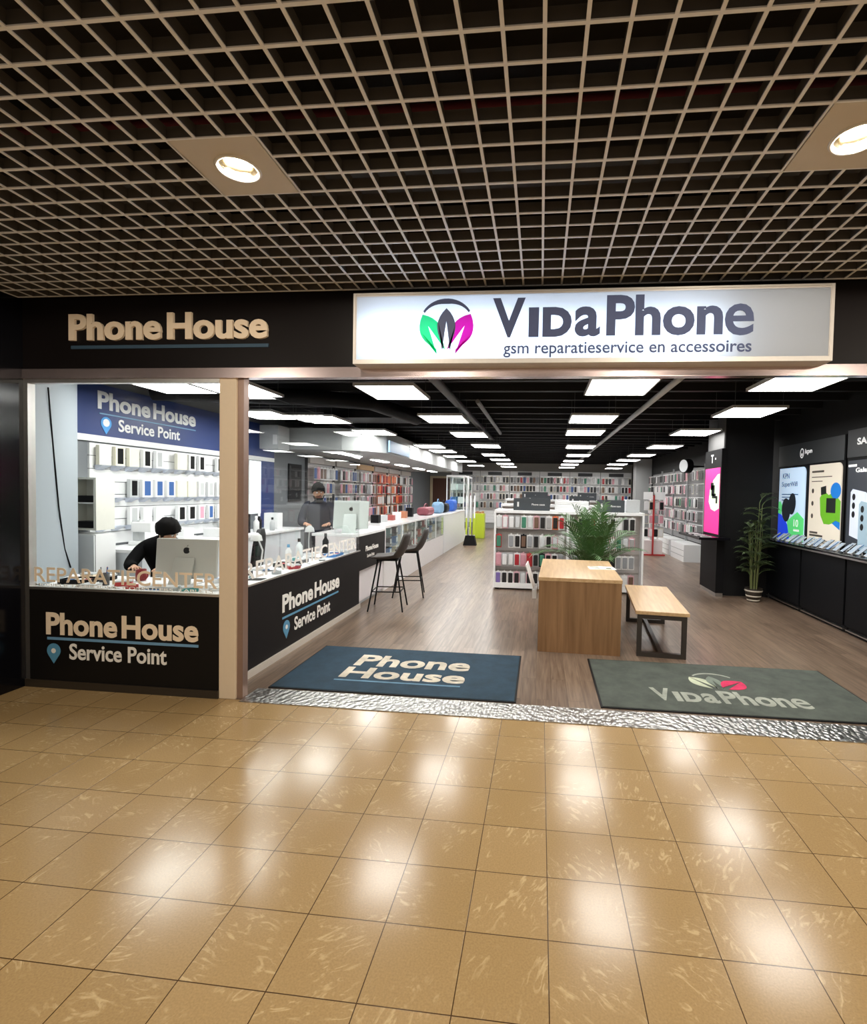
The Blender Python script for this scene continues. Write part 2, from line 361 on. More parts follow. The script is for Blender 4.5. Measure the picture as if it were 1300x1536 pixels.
# services in the dark void above the grid
pv = MB().tube([(-6, -1.10, 3.45), (5, -1.08, 3.45)], 0.035, 10)
solo('sprinkler_pipe', pv, M((0.13, 0.012, 0.015), 0.5), 'dark red pipe running above the mall ceiling grid', 'pipe')
pv = MB(); pv.box(-6, 5, -0.82, -0.52, 3.40, 3.42); pv.box(-6, 5, -0.83, -0.81, 3.40, 3.47); pv.box(-6, 5, -0.53, -0.51, 3.40, 3.47)
solo('cable_tray', pv, M((0.06, 0.055, 0.05), 0.6), 'grey cable tray above the ceiling grid, near the fascia', 'cable tray')
pv = MB(); pv.box(-6, 5, -2.3, -1.75, 3.5, 3.75)
for k in range(12): pv.box(-6+k*1.0, -5.97+k*1.0, -2.33, -1.72, 3.47, 3.78)
solo('air_duct', pv, M((0.045, 0.038, 0.034), 0.6), 'dark air duct above the mall ceiling grid', 'duct')

# downlights
RECESS = M((0.40, 0.35, 0.27), 0.16, 0.95, noise=0)
def downlight(x, y, label, first=None):
    if first: return dup(first, (x, y, CEIL), 0, label, 'downlights in the mall ceiling')
    r = root('downlight', label, 'ceiling light', (x, y, CEIL), 0, 'downlights in the mall ceiling')
    pl = MB(); n = 32; R = 0.092; hw = 0.192
    ring = [(R*math.cos(2*PI*k/n), R*math.sin(2*PI*k/n)) for k in range(n)]
    sq = []
    for cx, cy in ring:
        s_ = hw/max(abs(cx), abs(cy)); sq.append((cx*s_, cy*s_))
    vs = [(a, b, 0.0) for a, b in ring] + [(a, b, 0.0) for a, b in sq] + [(a, b, 0.012) for a, b in ring] + [(a, b, 0.012) for a, b in sq]
    fs = []
    for k in range(n):
        j = (k+1) % n
        fs += [(k, n+k, n+j, j), (2*n+k, 2*n+j, 3*n+j, 3*n+k), (n+k, 3*n+k, 3*n+j, n+j)]
    pl.add(vs, fs)
    pl.build('cover_plate', M((0.62, 0.55, 0.45), 0.5, noise=0.02), r)
    MB().lathe((0, 0, 0), [(0.080, 0.010), (0.082, -0.006), (0.094, -0.008), (0.098, -0.002), (0.096, 0.002)], 32).build('trim_ring', M((0.75, 0.72, 0.66), 0.3), r)
    MB().lathe((0, 0, 0), [(0.081, 0.008), (0.076, 0.03), (0.060, 0.07), (0.040, 0.095), (0.0, 0.10)], 32).build('reflector', RECESS, r)
    MB().ball((0.0, 0.030, 0.046), 0.040, 0.018, 0.016).build('bulb', M((1, 0.8, 0.45), 0.5, noise=0, emis=15.0, ecol=(1.0, 0.83, 0.52)), r)
    return r
dl0 = None
for i, (x, y) in enumerate(LAMPS):
    lab = ['square ceiling downlight left of the bright white shop sign', 'square ceiling downlight at the right edge, above the white shop sign', 'square mall ceiling downlight far to the right side',
           'square mall ceiling downlight behind the viewer, far left', 'square mall ceiling downlight behind the viewer, second from left', 'square mall ceiling downlight behind the viewer, third from left', 'square mall ceiling downlight behind the viewer, far right', 'square mall ceiling downlight in the rear row, left one', 'square mall ceiling downlight in the rear row, right one'][i]
    d = downlight(x, y, lab, dl0); dl0 = dl0 or d
    l = bpy.data.lights.new('downlight_lamp', 'SPOT'); l.energy = DOWN_W; l.color = (1.0, 0.90, 0.75); l.spot_size = math.radians(180); l.spot_blend = 0.05; l.shadow_soft_size = 0.07
    lo = bpy.data.objects.new('downlight_lamp', l); C.objects.link(lo); lo.parent = d; lo.location = (0, 0, -0.012)

# left side wall, column, lintel
struct('wall_left', MB().box(-6.2, -4.022, -1.6, 0.0, 0.0, CEIL+.06), BLACKG)
struct('column', MB().box(-2.396, -2.262, 0.0, 0.10, 0.0, 2.44, bev=0.004).box(-2.262, -2.215, 0.02, 0.085, 0.0, 2.44, 1), [M((0.74, 0.60, 0.44), 0.42, noise=0.03), M((0.30, 0.20, 0.16), 0.3, 0.4)])
lt = MB().box(-4.02, 4.1, -0.012, 0.10, 2.425, 2.49).box(-4.02, 4.1, -0.018, 0.0, 2.415, 2.428)
struct('trim_2', lt, M((0.68, 0.56, 0.56), 0.22, 0.9))
struct('wall_right', MB().box(3.95, 4.1, 0.0, 19.2, 0, 3.0), M((0.012, 0.0125, 0.013), 0.6, spec=0.25))
struct('wall_left_shop', MB().box(-5.3, -5.0, 0.9, 19.2, 0, 3.0), M((0.16, 0.175, 0.19), 0.6))
struct('wall_back', MB().box(-5.3, 4.1, 19.0, 19.2, 0, 3.0), M((0.30, 0.31, 0.30), 0.6))
gw = MB().prism([(-4.03, 0.10), (-4.66, 1.10), (-5.0, 1.10), (-5.05, 0.95), (-4.72, 0.95), (-4.12, 0.06)], (0, 0, 0), X, Y, 2.9)
struct('wall_partition', gw, M((0.34, 0.385, 0.42), 0.6))
struct('wall_front_inner', MB().box(-5.3, -4.12, 0.12, 0.2, 0, 3.0), BLACKM)
cl = MB().box(-5.3, 4.1, 0.12, 19.2, 3.0, 3.1)
for k in range(31): cl.box(-5.0, 3.95, 0.5+k*0.6, 0.58+k*0.6, 2.9, 3.0)
struct('ceiling_shop', cl, M((0.012, 0.012, 0.0135), 0.6, spec=0.25))
sf = [(-5.0, 5.5), (-4.3, 5.5), (-3.7, 5.55), (-3.30, 5.75), (-3.05, 6.2), (-2.98, 7.0), (-2.98, 15.5), (-5.0, 15.5)]
struct('wall_bulkhead', MB().prism(sf, (0, 0, 2.34), X, Y, 0.40), M((0.42, 0.44, 0.44), 0.6))
pl = MB().box(2.95, 3.70, 5.0, 5.75, 0, 3.0).box(2.93, 2.952, 4.98, 5.75, 2.40, 3.0, 1)
struct('pillar', pl, [BLACKM, M((0.13, 0.13, 0.13), 0.7)])
struct('pillar_rear', MB().box(3.38, 3.93, 15.0, 15.55, 0, 3.0), M((0.33, 0.34, 0.34), 0.6))

# ------------------------------------------------------------------ fascia signs
def ph_lettering(mb, O, R, U, w, h, d=0.012, mi=0):
    """heavy two-word lettering in one line"""
    R = Vector(R); U = Vector(U); O = Vector(O)
    mb.text('Phone', O, R, U, w*0.475, h, d, 0.032, mi)
    mb.text('House', O + R*(w*0.505), R, U, w*0.495, h, d, 0.032, mi)
def pin_shape(r=1.0):
    p = [(r*math.cos(a), r*math.sin(a)) for a in [math.radians(-35+i*250/16) for i in range(17)]]
    return p + [(0, -1.75*r)]
r = root('shop_sign', 'cream shop-name letters with a blue line on the black fascia', 'sign', (-2.81, 0.0, 2.63))
b = MB((-2.81, 0.0, 2.63)); ph_lettering(b, (-3.61, 0.0, 2.70), X, Z, 1.60, 0.20, 0.02); b.build('lettering', CREAM, r)
b = MB((-2.81, 0.0, 2.63)); b.box(-3.60, -2.01, -0.01, 0.0, 2.64, 2.665); b.build('underline', M((0.035, 0.075, 0.12), 0.5), r)

# light box
LX0, LX1, LZ0, LZ1, LY = -1.31, 1.80, 2.475, 2.955, -0.15
o3 = (0.245, 0.0, LZ0)
r = root('light_box_sign', 'large white illuminated shop sign above the entrance', 'sign', o3)
b = MB(o3); w = 0.022
b.box(LX0, LX1, LY, 0.0, LZ0, LZ0+w).box(LX0, LX1, LY, 0.0, LZ1-w, LZ1).box(LX0, LX0+w, LY, 0.0, LZ0+w, LZ1-w).box(LX1-w, LX1, LY, 0.0, LZ0+w, LZ1-w)
b.box(LX0, LX1, LY-0.008, LY, LZ0, LZ0+0.03).box(LX0, LX1, LY-0.008, LY, LZ1-0.012, LZ1).box(LX0, LX0+0.015, LY-0.008, LY, LZ0+.03, LZ1-.012).box(LX1-0.02, LX1, LY-0.008, LY, LZ0+.03, LZ1-.012)
b.box(LX0+w, LX1-w, -0.012, -0.002, LZ0+w, LZ1-w, 1)
b.build('housing', [M((0.62, 0.58, 0.54), 0.4, 0.3), WHITE], r)
MB(o3).box(LX0+w, LX1-w, LY, LY+0.005, LZ0+w, LZ1-w).build('face', translucent_mat(), r)
for k, (xa_, xb_) in enumerate([(-1.25, -0.1), (-0.1, 1.15)]):
    l = bpy.data.lights.new('sign_tube', 'AREA'); l.shape = 'RECTANGLE'; l.size = xb_-xa_; l.size_y = 0.22; l.energy = SIGN_W*(1.2 if k == 0 else 1.0); l.color = (0.72, 0.86, 1.0)
    lo = bpy.data.objects.new('sign_tube', l); C.objects.link(lo); lo.location = ((xa_+xb_)/2, -0.02, 2.66); lo.rotation_euler = (-PI/2, 0, 0)
FY = LY - 0.0005
def vinyl(col):
    mt, nt, b = new_mat('backlit_vinyl'); L = nt.links.new; out = nt.nodes['Material Output']
    b.inputs['Base Color'].default_value = (*col, 1); b.inputs['Roughness'].default_value = 0.4
    t_ = N(nt, 'ShaderNodeBsdfTransparent'); t_.inputs[0].default_value = (*col, 1)
    mx = N(nt, 'ShaderNodeMixShader'); mx.inputs[0].default_value = 0.6; L(b.outputs[0], mx.inputs[1]); L(t_.outputs[0], mx.inputs[2]); L(mx.outputs[0], out.inputs[0])
    return mt
def leaf(mb, tip, base, bulge, tipdir, veins, mi=0, d=0.003, O=(0, FY, 0), R=X, U=Z, vein_cut=True, wl=0.5, wr=0.5):
    """pointed leaf as two halves either side of a light vein wedge"""
    tx, tz = tip; bx, bz = base; dx, dz = bx-tx, bz-tz; Ln = math.hypot(dx, dz); ux, uz = dx/Ln, dz/Ln; nx, nz = -uz, ux
    n = 10
    def side(sg, wd):
        pts = []
        for i in range(n+1):
            t_ = i/n; pts.append((tx+dx*t_+nx*sg*wd*bulge*math.sin(PI*t_**0.85), tz+dz*t_+nz*sg*wd*bulge*math.sin(PI*t_**0.85)))
        gap = bulge*0.22
        inner = [(bx+nx*sg*gap*1.0, bz+nz*sg*gap*1.0), (tx+dx*0.30, tz+dz*0.30)] if vein_cut else []
        return pts[:-1] + inner
    for sg, wd in ((1, wl), (-1, wr)):
        p = side(sg, wd)
        area = sum(p[i][0]*p[(i+1) % len(p)][1]-p[(i+1) % len(p)][0]*p[i][1] for i in range(len(p)))
        if area < 0: p = p[::-1]
        mb.prism(p, O, R, U, d, mi)
b = MB(o3); leaf(b, (-0.825, 2.805), (-0.695, 2.553), 0.145, None, None, d=0.003); b.build('green_leaf', vinyl((0.02, 0.80, 0.46)), r)
b = MB(o3); leaf(b, (-0.495, 2.805), (-0.625, 2.553), 0.145, None, None, d=0.003); b.build('magenta_leaf', vinyl((0.75, 0.015, 0.58)), r)
b = MB(o3); leaf(b, (-0.66, 2.845), (-0.66, 2.565), 0.125, None, None, d=0.0042); b.build('navy_leaf', M((0.075, 0.09, 0.175), 0.6), r)
arc = [(-0.66+0.185*math.cos(math.radians(a)), 2.745+0.165*math.sin(math.radians(a))) for a in range(150, 29, -8)]
arc2 = [(-0.66+0.175*math.cos(math.radians(a)), 2.738+(0.135+0.022*abs(math.cos(math.radians(a))))*math.sin(math.radians(a))) for a in range(30, 151, 8)]
MB(o3).prism((arc+arc2)[::-1], (0, FY, 0), X, Z, 0.003).build('arc', NAVY, r)
def vida(mb, O, R, U, sx, sz, d=0.004, mi=0, off=0.030):
    O = Vector(O); R = Vector(R); U = Vector(U)
    P_ = lambda x, z: O + R*(x*sx) + U*(z*sz)
    mb.text('V', P_(0.0, 0), R, U, 0.217*sx, 0.26*sz, d, off, mi)
    mb.text('I', P_(0.240, 0), R, U, 0.068*sx, 0.195*sz, d, off, mi)
    mb.text('D', P_(0.332, 0), R, U, 0.192*sx, 0.195*sz, d, off+.03, mi)
    mb.text('a', P_(0.543, 0), R, U, 0.165*sx, 0.195*sz, d, off, mi)
    mb.text('Phon', P_(0.748, 0), R, U, 0.732*sx, 0.265*sz, d, off, mi)
    mb.text('e', P_(1.492, -0.004), R, U, 0.178*sx, 0.200*sz, d, off*.45, mi)
b = MB(o3); vida(b, (-0.345, FY, 2.645), X, Z, 1.0, 1.0); b.build('lettering', NAVY, r)
b = MB(o3); b.text('gsm reparatieservice en accessoires', (-0.27, FY, 2.512), X, Z, 1.585, 0.098, 0.003, 0.010); b.build('tagline', NAVY, r)

# ------------------------------------------------------------------ front window and its black panel
w1 = MB().box(-4.022, -3.985, 0.0, 0.06, 0.0, 2.43).box(-3.985, -2.396, 0.0, 0.05, 2.385, 2.425).box(-3.985, -2.396, 0.0, 0.05, 0.775, 0.795)
wf = struct('window_1', w1, ALU)
MB().box(-3.985, -2.396, 0.025, 0.033, 0.795, 2.385).build('pane', GLASS, wf)
b = MB(); b.text('REPARATIECENTER', (-3.965, 0.024, 0.83), X, Z, 1.54, 0.118, 0.002, 0.01); b.build('lettering', CREAM, wf)
b = MB(); b.text('MOBIELE TELEFOONS  COMPUTERS  TABLETS', (-3.96, 0.024, 0.798), X, Z, 1.50, 0.022, 0.002, 0.004); b.build('small_lettering', TXTW, wf)
o3 = (-3.19, 0.0, 0.0)
r = root('sign_panel', 'black panel with shop lettering under the front window', 'sign panel', o3)
MB(o3).box(-3.985, -2.396, 0.0, 0.03, 0.06, 0.775).build('board', M((0.006, 0.005, 0.0045), 0.5, spec=0.2), r)
MB(o3).box(-4.02, -2.396, -0.012, 0.04, 0.0, 0.06).build('plinth', M((0.03, 0.022, 0.015), 0.4), r)
b = MB(o3); ph_lettering(b, (-3.84, 0.0, 0.42), X, Z, 1.28, 0.178, 0.003); b.build('lettering', CREAM, r)
MB(o3).box(-3.83, -2.56, -0.003, 0.0, 0.382, 0.403).build('underline', LBLUE, r)
b = MB(o3); b.prism(pin_shape(0.058), (-3.775, 0.0, 0.295), X, Z, 0.003); b.prism([(0.02*math.cos(a*PI/6), 0.02*math.sin(a*PI/6)) for a in range(12)], (-3.775, -0.0035, 0.295), X, Z, 0.001, 1); b.build('location_pin', [PIN, TXTW], r)
b = MB(o3); b.text('Service Point', (-3.64, 0.0, 0.232), X, Z, 0.82, 0.128, 0.003, 0.02); b.build('service_lettering', TXTW, r)

# side glass over the low black panel
SX = -2.42
w2 = MB().box(SX-0.02, SX+0.01, 0.10, 0.125, 0.0, 2.43).box(SX-0.012, SX+0.012, 0.1, 3.05, 0.775, 0.79)
wf2 = struct('window_2', w2, ALU)
MB().box(SX-0.004, SX+0.004, 0.125, 3.02, 0.79, 2.42).build('pane', GLASS, wf2)
b = MB(); b.text('REPARATIECENTER', (SX+0.0045, 0.35, 0.83), Y, Z, 2.55, 0.15, 0.002, 0.01); b.build('lettering', TXTW, wf2)
o3 = (SX, 1.6, 0.0)
r = root('sign_panel', 'long black panel with shop lettering below the side glass', 'sign panel', o3)
MB(o3).box(SX-0.03, SX, 0.11, 3.05, 0.06, 0.775).build('board', M((0.006, 0.005, 0.0055), 0.5, spec=0.2), r)
MB(o3).box(SX-0.03, SX+0.02, 0.11, 3.05, 0.0, 0.06).build('plinth', M((0.55, 0.50, 0.44), 0.45), r)
b = MB(o3); ph_lettering(b, (SX, 0.99, 0.415), Y, Z, 1.37, 0.175, 0.003); b.build('lettering', TXTW, r)
MB(o3).box(SX, SX+0.003, 0.99, 2.33, 0.355, 0.375).build('underline', PIN, r)
b = MB(o3); b.prism(pin_shape(0.065), (SX, 1.07, 0.265), Y, Z, 0.003); b.prism([(0.022*math.cos(a*PI/6), 0.022*math.sin(a*PI/6)) for a in range(12)], (SX+0.0035, 1.07, 0.265), Y, Z, 0.001, 1); b.build('location_pin', [PIN, TXTW], r)
b = MB(o3); b.text('Service Point', (SX, 1.23, 0.185), Y, Z, 0.86, 0.135, 0.003, 0.02); b.build('service_lettering', TXTW, r)

# ------------------------------------------------------------------ shop ceiling lights
PZ = 2.66
PANELS = [(-3.95, 1.45, 'near the front window, left one'), (-3.29, 1.66, 'near the front window, right one'), (-1.60, 1.80, 'nearest the light box sign, left of its middle'), (0.75, 1.55, 'nearest the entrance, centre one'),
          (2.32, 1.35, 'nearest the entrance, right one'), (-4.02, 3.45, 'above the repair room, left in second row'), (-3.33, 3.90, 'above the repair room, right in second row'), (-1.42, 3.77, 'second in the left-centre line'),
          (0.70, 3.70, 'second in the right-centre line'), (2.54, 3.07, 'second in the right line'), (-3.06, 5.50, 'above the counter, first in front of the bulkhead'), (-1.33, 5.75, 'third in the left-centre line'), (0.73, 5.30, 'third in the right-centre line'),
          (2.52, 5.20, 'third in the right line'), (-2.62, 8.2, 'second along the grey bulkhead'), (-1.26, 8.0, 'fourth in the left-centre line'), (0.86, 7.95, 'fourth in the right-centre line'), (2.64, 7.75, 'fourth in the right line'),
          (-2.58, 9.6, 'third along the grey bulkhead'), (-1.34, 10.7, 'fifth in the left-centre line'), (1.0, 10.5, 'fifth in the right-centre line'), (2.62, 10.2, 'fifth in the right line'), (-2.58, 11.5, 'fourth along the grey bulkhead'),
          (-2.58, 13.8, 'fifth along the grey bulkhead'), (-1.31, 12.7, 'sixth in the left-centre line'), (1.02, 12.9, 'sixth in the right-centre line'), (-1.31, 15.0, 'last in the left-centre line'), (1.02, 14.9, 'last in the right-centre line'),
          (2.62, 12.2, 'sixth in the right line'), (2.62, 14.4, 'last in the right line'),
          (-1.31, 17.0, 'added to brighten the far wall, left one'), (1.02, 17.0, 'added to brighten the far wall, right one'), (2.9, 17.2, 'added to brighten the far wall, beside the rear pillar'), (-2.6, 16.6, 'added to brighten the far wall, beside the bulkhead')]  # this last row is added, to brighten the far wall
pan0 = None
for i, (x, y, wh) in enumerate(PANELS):
    lab = 'square white ceiling panel light ' + wh; grp = 'panel lights under the black shop ceiling'
    if pan0: dup(pan0, (x, y, PZ), 0, lab, grp)
    else:
        pan0 = root('panel_light', lab, 'ceiling light', (x, y, PZ), 0, grp)
        MB().box(-0.30, 0.30, -0.37, 0.37, 0.0, 0.006).build('diffuser', PANEL, pan0)
        f = MB(); 
        for a in ((-0.315, -0.30, -0.385, 0.385), (0.30, 0.315, -0.385, 0.385), (-0.30, 0.30, -0.385, -0.37), (-0.30, 0.30, 0.37, 0.385)): f.box(a[0], a[1], a[2], a[3], -0.002, 0.03)
        f.box(-0.30, 0.30, -0.37, 0.37, 0.02, 0.03); f.build('frame', M((0.5, 0.5, 0.5), 0.4), pan0)
        for sx in (-0.27, 0.27):
            for sy in (-0.33, 0.33): MB().cyl((sx, sy, 0.03), (sx, sy, 3.005-PZ), 0.003, n=6).build('hanging_wire', DGREY, pan0)
st0 = None
for i, y in enumerate((6.6, 8.6, 10.6, 12.6, 14.6)):
    lab = f'slim white strip light under the grey bulkhead, {ORD[i]} from the front'; grp = 'strip lights under the bulkhead'
    if st0: dup(st0, (-3.95, y, 2.315), 0, lab, grp)
    else:
        st0 = root('strip_light', lab, 'ceiling light', (-3.95, y, 2.315), 0, grp)
        MB().box(-.09, .09, -.50, .50, .012, .025).build('housing', WHITE, st0); MB().box(-.08, .08, -.49, .49, 0, .012).build('diffuser', PANEL, st0)
# pipes and ducts under the shop ceiling
for pts, rr, cm, lab in [([(-1.16, 0.3, 2.80), (-1.12, 8.0, 2.80)], 0.05, DGREY, 'dark grey pipe left of the centre of the shop ceiling'), ([(-0.88, 3.3, 2.84), (-0.86, 7.0, 2.84)], 0.03, GREY, 'thin grey pipe beside the dark ceiling pipe'),
                         ([(1.40, 1.2, 2.82), (1.37, 15.0, 2.82)], 0.035, LGREY, 'long pale grey pipe right of centre under the shop ceiling')]:
    solo('ceiling_pipe', MB().tube(pts, rr, 10), cm, lab, 'pipe', None)
d_ = MB().tube([(-4.9, 2.4, 2.79), (-3.2, 2.7, 2.79), (-2.3, 3.1, 2.79), (-2.05, 4.6, 2.79)], 0.105, 12)
solo('air_hose', d_, BLACK, 'black flexible air hose under the ceiling above the repair room', 'duct')
d_ = MB().box(-3.5, -2.2, 4.3, 4.95, 2.76, 2.88)
solo('air_duct', d_, BLACKM, 'flat black duct hanging above the front end of the counter', 'duct')

# ------------------------------------------------------------------ repair room behind the window
o3 = (-5.0, 3.2, 2.16)
r = root('wall_sign', 'large blue wall sign with white shop lettering inside the repair room', 'sign', o3)
MB(o3).box(-5.0, -4.97, 1.1, 5.45, 2.16, 2.74).build('board', BLUE, r)
MB(o3).box(-5.0, -4.965, 1.1, 5.45, 2.09, 2.16).build('edge_rail', WHITE, r)
FXW = -4.9695
b = MB(o3); ph_lettering(b, (FXW, 1.66, 2.46), Y, Z, 1.62, 0.205, 0.004); b.build('lettering', WHITE, r)
MB(o3).box(FXW, FXW+0.004, 1.68, 3.28, 2.405, 2.42).build('underline', LBLUE, r)
b = MB(o3); b.prism(pin_shape(0.072), (FXW, 1.77, 2.31), Y, Z, 0.004); b.prism([(0.045*math.cos(a*PI/6), 0.045*math.sin(a*PI/6)) for a in range(12)], (FXW+0.0045, 1.77, 2.315), Y, Z, 0.001, 1); b.build('location_pin', [M((0.05, 0.32, 0.75), 0.4), WHITE], r)
b = MB(o3); b.text('Service Point', (FXW, 1.94, 2.235), Y, Z, 1.02, 0.145, 0.004, 0.02); b.build('service_lettering', WHITE, r)
solo('blue_wall_board', MB().box(-5.0, -4.97, 4.99, 5.45, 0.0, 2.09), BLUE, 'tall dark blue board on the wall right of the glowing white panel', 'wall board')
b_ = root('lit_board', 'glowing white upright board at the end of the repair wall', 'lit board', (-4.98, 4.80, 1.15))
MB((-4.98, 4.80, 1.15)).box(-5.0, -4.955, 4.62, 4.98, 1.15, 2.08).build('frame', WHITE, b_)
MB((-4.98, 4.80, 1.15)).box(-4.955, -4.95, 4.635, 4.965, 1.165, 2.065).build('screen', M((0.9, 0.95, 1), 0.4, noise=0, emis=1.6), b_)
# slatwall with phone boxes
o3 = (-5.0, 3.0, 0.9)
r = root('slatwall', 'white slatted wall with rows of boxed phones under the blue sign', 'slatwall', o3)
b = MB(o3)
for k in range(8): b.box(-5.0, -4.975, 1.56, 4.6, 0.92+k*0.145, 0.92+k*0.145+0.137)
b.build('slat_panel', WHITE, r)
ROWZ = [1.83, 1.46, 1.13]
PERS = M((0.56, 0.61, 0.72), 0.25)
for i, z in enumerate(ROWZ):
    b = MB(o3); b.box(-4.975, -4.968, 1.6, 4.55, z-.03, z-.012); b.build('hook_rail', STEEL, r)
    for j in range(14):
        y = 1.68+j*.205; MB(o3).add([(-4.975, y-.07, z-.002), (-4.875, y-.07, z-.002), (-4.875, y+.07, z-.002), (-4.975, y+.07, z-.002), (-4.975, y-.045, z-.06), (-4.885, y-.06, z-.012), (-4.885, y+.06, z-.012), (-4.975, y+.045, z-.06)], [(0, 1, 2, 3), (4, 7, 6, 5), (0, 4, 5, 1), (1, 5, 6, 2), (2, 6, 7, 3), (3, 7, 4, 0)]).build('tray', PERS, r)
BOXCOL = {'white': WHITE, 'cream': M((0.80, 0.78, 0.66), 0.4), 'blue': M((0.04, 0.12, 0.35), 0.4), 'pink': PINK, 'black': BLACK, 'grey': LGREY}
def phone_box(col, print_col, w, h, d):
    b = MB(); w *= 1.35; b.box(-d/2, d/2, -w/2, w/2, 0, h, bev=0.002)
    o = b.build('phone_box', BOXCOL[col])
    q = MB(); q.box(d/2, d/2+0.001, -w*0.30, w*0.30, h*0.10, h*0.92); q.build('printed_front', BOXCOL[print_col], o)
    return o
layout = [[('cream', 'cream', .12), ('cream', 'black', .10), ('cream', 'cream', .11), ('white', 'black', .10), ('white', 'grey', .09), None, ('cream', 'cream', .14), ('white', 'black', .10), ('white', 'black', .10), None, ('white', 'black', .10), ('white', 'black', .10), ('white', 'black', .09), ('white', 'black', .09)],
          [None, None, ('grey', 'black', .10), ('white', 'blue', .12), ('white', 'blue', .11), ('white', 'blue', .11), ('cream', 'cream', .14), ('cream', 'cream', .13), ('white', 'grey', .10), ('white', 'grey', .10), ('white', 'grey', .10), ('white', 'grey', .10), None, ('white', 'grey', .10)],
          [None, None, ('white', 'grey', .10), ('white', 'white', .10), ('white', 'white', .09), None, ('white', 'black', .12), ('white', 'black', .12), ('white', 'pink', .10), ('white', 'blue', .09), ('white', 'white', .09), ('white', 'blue', .09), None, ('white', 'pink', .10)]]
pbc = {}
for i, row in enumerate(layout):
    for j, it in enumerate(row):
        if not it: continue
        loc = (-4.915, 1.68+j*0.205, ROWZ[i]); lab = f'{it[0]} phone box with {it[1]} print, {ORD[j]} along {["top", "middle", "bottom"][i]} row under the blue sign'
        if it in pbc: dup(pbc[it], loc, 0, lab, 'phone boxes on the repair room wall')
        else:
            o = phone_box(it[0], it[1], it[2], 0.22 if i < 2 else 0.205, 0.045); o.location = loc; tag(o, lab, 'phone box', 'phone boxes on the repair room wall'); pbc[it] = o
# wall cabinet and tall white unit below it
o3 = (-4.83, 1.43, 1.12)
r = root('wall_cabinet', 'open grey-fronted white wall cabinet left of the phone boxes', 'cabinet', o3)
b = MB(o3); x0, x1, y0, y1, z0, z1 = -4.995, -4.66, 1.31, 1.545, 1.12, 1.68
b.box(x0, x0+.015, y0, y1, z0, z1).box(x1-.03, x1, y0, y1, z0, z1).box(x0+.015, x1-.03, y0, y1, z0, z0+.02).box(x0+.015, x1-.03, y0, y1, z1-.02, z1).box(x0+.015, x1-.03, y1-.015, y1, z0+.02, z1-.02)
b.build('carcass', M((0.72, 0.72, 0.66), 0.4), r)
MB(o3).box(x0+.015, x1-.03, y0+.01, y1-.015, 1.40, 1.415).build('shelf', WHITE, r)
for zz, lb in ((1.14, 'dark tool case on the lower shelf of the open wall cabinet'), (1.415, 'dark tool case on the upper shelf of the open wall cabinet')):
    solo('tool_case', MB().box(-4.96, -4.72, 1.35, 1.50, zz, zz+0.07, bev=0.008), BLACKM, lb, 'tool case')
o3 = (-4.82, 1.43, 0.0)
r = root('tall_cabinet', 'plain white cupboard standing below the open wall cabinet', 'cabinet', o3)
MB(o3).box(-4.995, -4.655, 1.30, 1.55, 0.05, 1.08).build('carcass', WHITE, r)
MB(o3).box(-4.985, -4.665, 1.285, 1.30, 0.06, 1.07).build('door', M((0.74, 0.77, 0.80), 0.4), r)
MB(o3).box(-4.98, -4.67, 1.32, 1.55, 0.0, 0.05).build('plinth', LGREY, r)
# back bench along the blue wall
o3 = (-4.7, 3.3, 0.0)
r = root('back_bench', 'white work bench along the phone box wall', 'work bench', o3)
MB(o3).box(-4.99, -4.35, 1.58, 5.4, 0.85, 0.89, bev=0.004).build('worktop', WHITE, r)
b = MB(o3)
for k in range(5): b.box(-4.97, -4.38, 1.60+k*0.75, 1.60+k*0.75+0.72, 0.05, 0.85)
b.build('cupboards', M((0.70, 0.74, 0.78), 0.4), r)
MB(o3).box(-4.97, -4.42, 1.60, 5.35, 0.0, 0.05).build('plinth', LGREY, r)
# machines on the back bench
def machine(x, y, z, label, h=0.42, wd=0.13):
    o3 = (x, y, z); r = root('repair_machine', label, 'machine', o3)
    MB(o3).box(x-.15, x+.15, y-wd, y+wd, z, z+0.05, bev=0.01).build('base', WHITE, r)
    MB(o3).box(x-.13, x-.04, y-wd*.5, y+wd*.5, z+0.05, z+h, bev=0.01).build('upright', LGREY, r)
    MB(o3).box(x-.13, x+.13, y-wd*.8, y+wd*.8, z+h-.14, z+h-.02, bev=0.012).build('head', WHITE, r)
    MB(o3).box(x+.05, x+.07, y-wd*.5, y+wd*.5, z+0.05, z+.07).build('stage', BLACK, r)
machine(-4.72, 2.05, 0.89, 'white bench press machine beside the tall white cupboard', 0.30, 0.09)
machine(-4.80, 2.75, 0.89, 'white bench machine with black stage behind the bent worker', 0.18, 0.12)
def bottle(x, y, z, h, rr, m1, m2, label, name='spray_bottle'):
    o3 = (x, y, z); r = root(name, label, 'bottle', o3)
    MB(o3).lathe(o3, [(0, 0), (rr, 0), (rr, h*.62), (rr*.5, h*.75), (rr*.38, h*.8), (rr*.38, h*.84)], 14).build('body', m1, r)
    MB(o3).lathe(o3, [(rr*.45, h*.83), (rr*.45, h), (0, h)], 12).build('cap', m2, r)
bottle(-4.55, 4.15, 0.89, 0.26, 0.045, WHITE, WHITE, 'white bottle on the back bench below the glowing panel')
bottle(-4.60, 4.32, 0.89, 0.30, 0.04, BLACK, WHITE, 'black bottle with white cap on the back bench')
bottle(-4.50, 4.55, 0.89, 0.22, 0.04, LGREY, BLACK, 'grey bottle at the end of the back bench')
